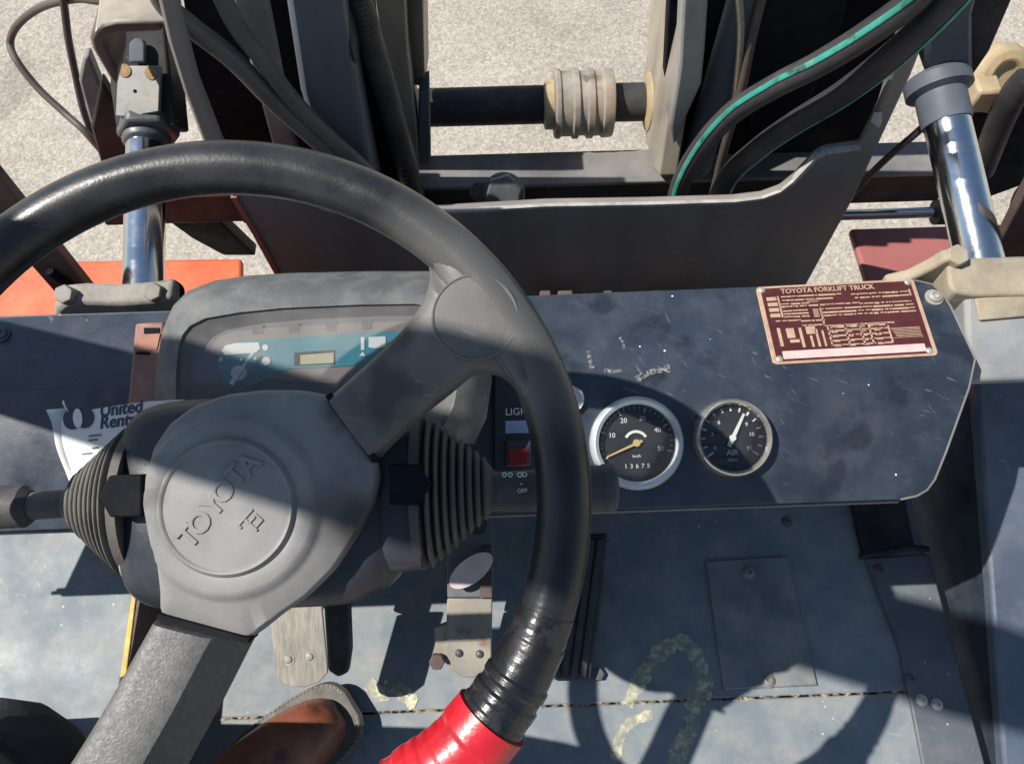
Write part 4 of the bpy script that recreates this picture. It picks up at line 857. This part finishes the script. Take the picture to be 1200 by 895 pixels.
hose('black hose with a broad teal stripe curving down the right side of the mast', ((1120, -70), (1075, -5), (1020, 38), (960, 75), (905, 103), (858, 133), (822, 172), (798, 215), (786, 262)), (.500, .505, .512, .525, .545, .562, .572, .58, .59), .0108, 'hose', stripe=.42, grp=G)
hose('black hose with a thin teal stripe below the broad-striped one', ((1165, -60), (1110, 5), (1058, 55), (990, 108), (930, 145), (888, 175), (852, 210), (832, 262)), (.500, .505, .512, .535, .556, .570, .58, .59), .0115, 'hose', stripe=.22, grp=G, soff=(.25, -.6, .3))
hose('thin black hose behind the teal striped hoses on the right', ((905, -60), (892, 0), (880, 50), (868, 110), (850, 170), (835, 230)), (.61, .61, .605, .6, .6, .6), .0045, 'hoseb', grp=G)
hose('thin beige hose beside the right lift cylinder', ((860, -60), (866, 0), (868, 40), (864, 90), (858, 130), (840, 200)), (.605, .605, .605, .605, .605, .605), .0035, 'castr', grp=G)
hose('thin brown hose making a wide loop over the ground at the far left', ((200, -25), (130, 0), (90, -1), (50, 8), (22, 28), (12, 50), (20, 72), (45, 104), (75, 132), (100, 155), (128, 188)), (.72, .72, .74, .76, .78, .78, .76, .74, .72, .70, .69), .0042, 'hoseb', grp=G)
hose('thin dark hose running straight down through the brown loop at left', ((68, -40), (75, 5), (80, 45), (88, 85), (98, 130), (112, 165), (130, 195)), (.74, .74, .735, .73, .72, .71, .70), .0040, 'hose', grp=G)
hose('thin black hose crossing behind the right tilt cylinder rod', ((1100, 130), (1075, 155), (1040, 185), (1010, 215), (985, 245)), (.60, .605, .61, .615, .62), .0040, 'hose', grp=G)
hose('thin black hose at the right edge beyond the right tilt cylinder', ((1235, 195), (1215, 206), (1196, 222), (1188, 240), (1188, 262)), (.58, .585, .59, .59, .59), .0042, 'hose', grp=G)

# ------------------------------------------------------------------ driver
pr = thing('person', 'driver in dark trousers and a scuffed brown leather shoe beside the pedals', 'person', (-.3, -.1, 0))
toe = at((408, 826), z=.03); toe.z = 0; hdir = (at((250, 935), z=.03) - at((398, 826), z=.03)); hdir.z = 0; hdir.normalize(); hs = hdir.cross(Z)
if hs.x < 0: hs = -hs
def catmull2(P):
    return [(p.x, p.y) for p in catmull([V((a, b, 0)) for a, b in P], 3)]
def shoe(toe, hdir, hs, nm, parent):
    prof = [(d, w_ * .88) for d, w_ in catmull2([(0, .016), (.005, .030), (.016, .040), (.04, .046), (.07, .0485), (.10, .048), (.15, .040), (.19, .034), (.23, .034), (.265, .033), (.285, .026), (.292, .012)])]
    bm = new(); rows = []
    for zz in ((0, .97), (.012, 1.04), (.022, 1.05), (.026, 1.0)):
        pass
    L_ = [toe + hdir * d for d, w_ in prof]
    outline = [toe + hdir * d + hs * w_ for d, w_ in prof] + [toe + hdir * d - hs * w_ for d, w_ in prof[::-1]]
    c = sum(outline, V()) / len(outline)
    loft(bm, [[c + (p - c) * k + Z * z for p in outline] for z, k in ((.001, .97), (.004, 1.03), (.022, 1.05), (.026, 1.02))]); sole = finish(nm, bm, M['sole'], parent, smooth=40)
    # welt stitches
    bm = new()
    ol = [c + (p - c) * 1.005 + Z * .0262 for p in outline]
    for a, b in zip(ol, ol[1:]):
        k = max(1, int((b - a).length / .0042))
        for i in range(k):
            p = a.lerp(b, (i + .2) / k); q = a.lerp(b, (i + .75) / k); bx = (q - p).normalized(); sd_ = bx.cross(Z) * .0005
            prism(bm, [p - sd_, q - sd_, q + sd_, p + sd_], (0, 0, .0009))
    finish('welt_stitching', bm, M['stitch'], sole)['kind'] = 'stuff'
    # upper
    bm = new(); rows = []
    for d, w_, h in ((.010, .012, .034), (.014, .022, .046), (.024, .031, .058), (.042, .038, .066), (.065, .0415, .072), (.09, .042, .079), (.115, .041, .088), (.145, .037, .098), (.175, .034, .108), (.21, .033, .118), (.25, .031, .125), (.28, .022, .12)):
        row = []
        for k in range(17):
            a = math.pi * k / 16; e = .72
            row.append(toe + hdir * d + hs * w_ * .88 * math.cos(a) + Z * (.025 + (h - .025) * (abs(math.sin(a)) ** e)))
        rows.append(row)
    for row, dent in ((5, .0035), (7, .005)):             # creases across the vamp
        for k in range(4, 13): rows[row][k] = rows[row][k] - Z * dent
    loft(bm, rows, closed_ring=False)
    up_ = finish('shoe_upper', bm, M['leather'], sole, smooth=80, sub=1)
    # toe seam
    return sole
sh = shoe(toe, hdir, hs, 'shoe', pr)
# trousers: one skinned surface, knees off to the lower left
me = bpy.data.meshes.new('trousers')
ank = toe + hdir * .235 + Z * .12
vs = [V((-.22, -.55, .50)), ank.lerp(V((-.24, -.14, .52)), 1.0), ank + Z * .02, V((-.40, -.50, .50)), at((14, 925), z=.50), V((-.52, .02, .12)), V((-.31, -.62, .52))]
vs[4].y = min(vs[4].y, -.005)
ed = [(6, 0), (0, 1), (1, 2), (6, 3), (3, 4), (4, 5)]
me.from_pydata([tuple(v) for v in vs], ed, []); o = bpy.data.objects.new('trousers', me); COL.objects.link(o)
k = o.modifiers.new('skin', 'SKIN'); k.use_smooth_shade = True
for i, r in enumerate((.085, .066, .055, .085, .064, .055, .14)): me.skin_vertices[0].data[i].radius = (r, r)
me.skin_vertices[0].data[6].use_root = True
k = o.modifiers.new('sub', 'SUBSURF'); k.levels = 2; k.render_levels = 2
me.materials.append(M['denim']); adopt(o, pr)
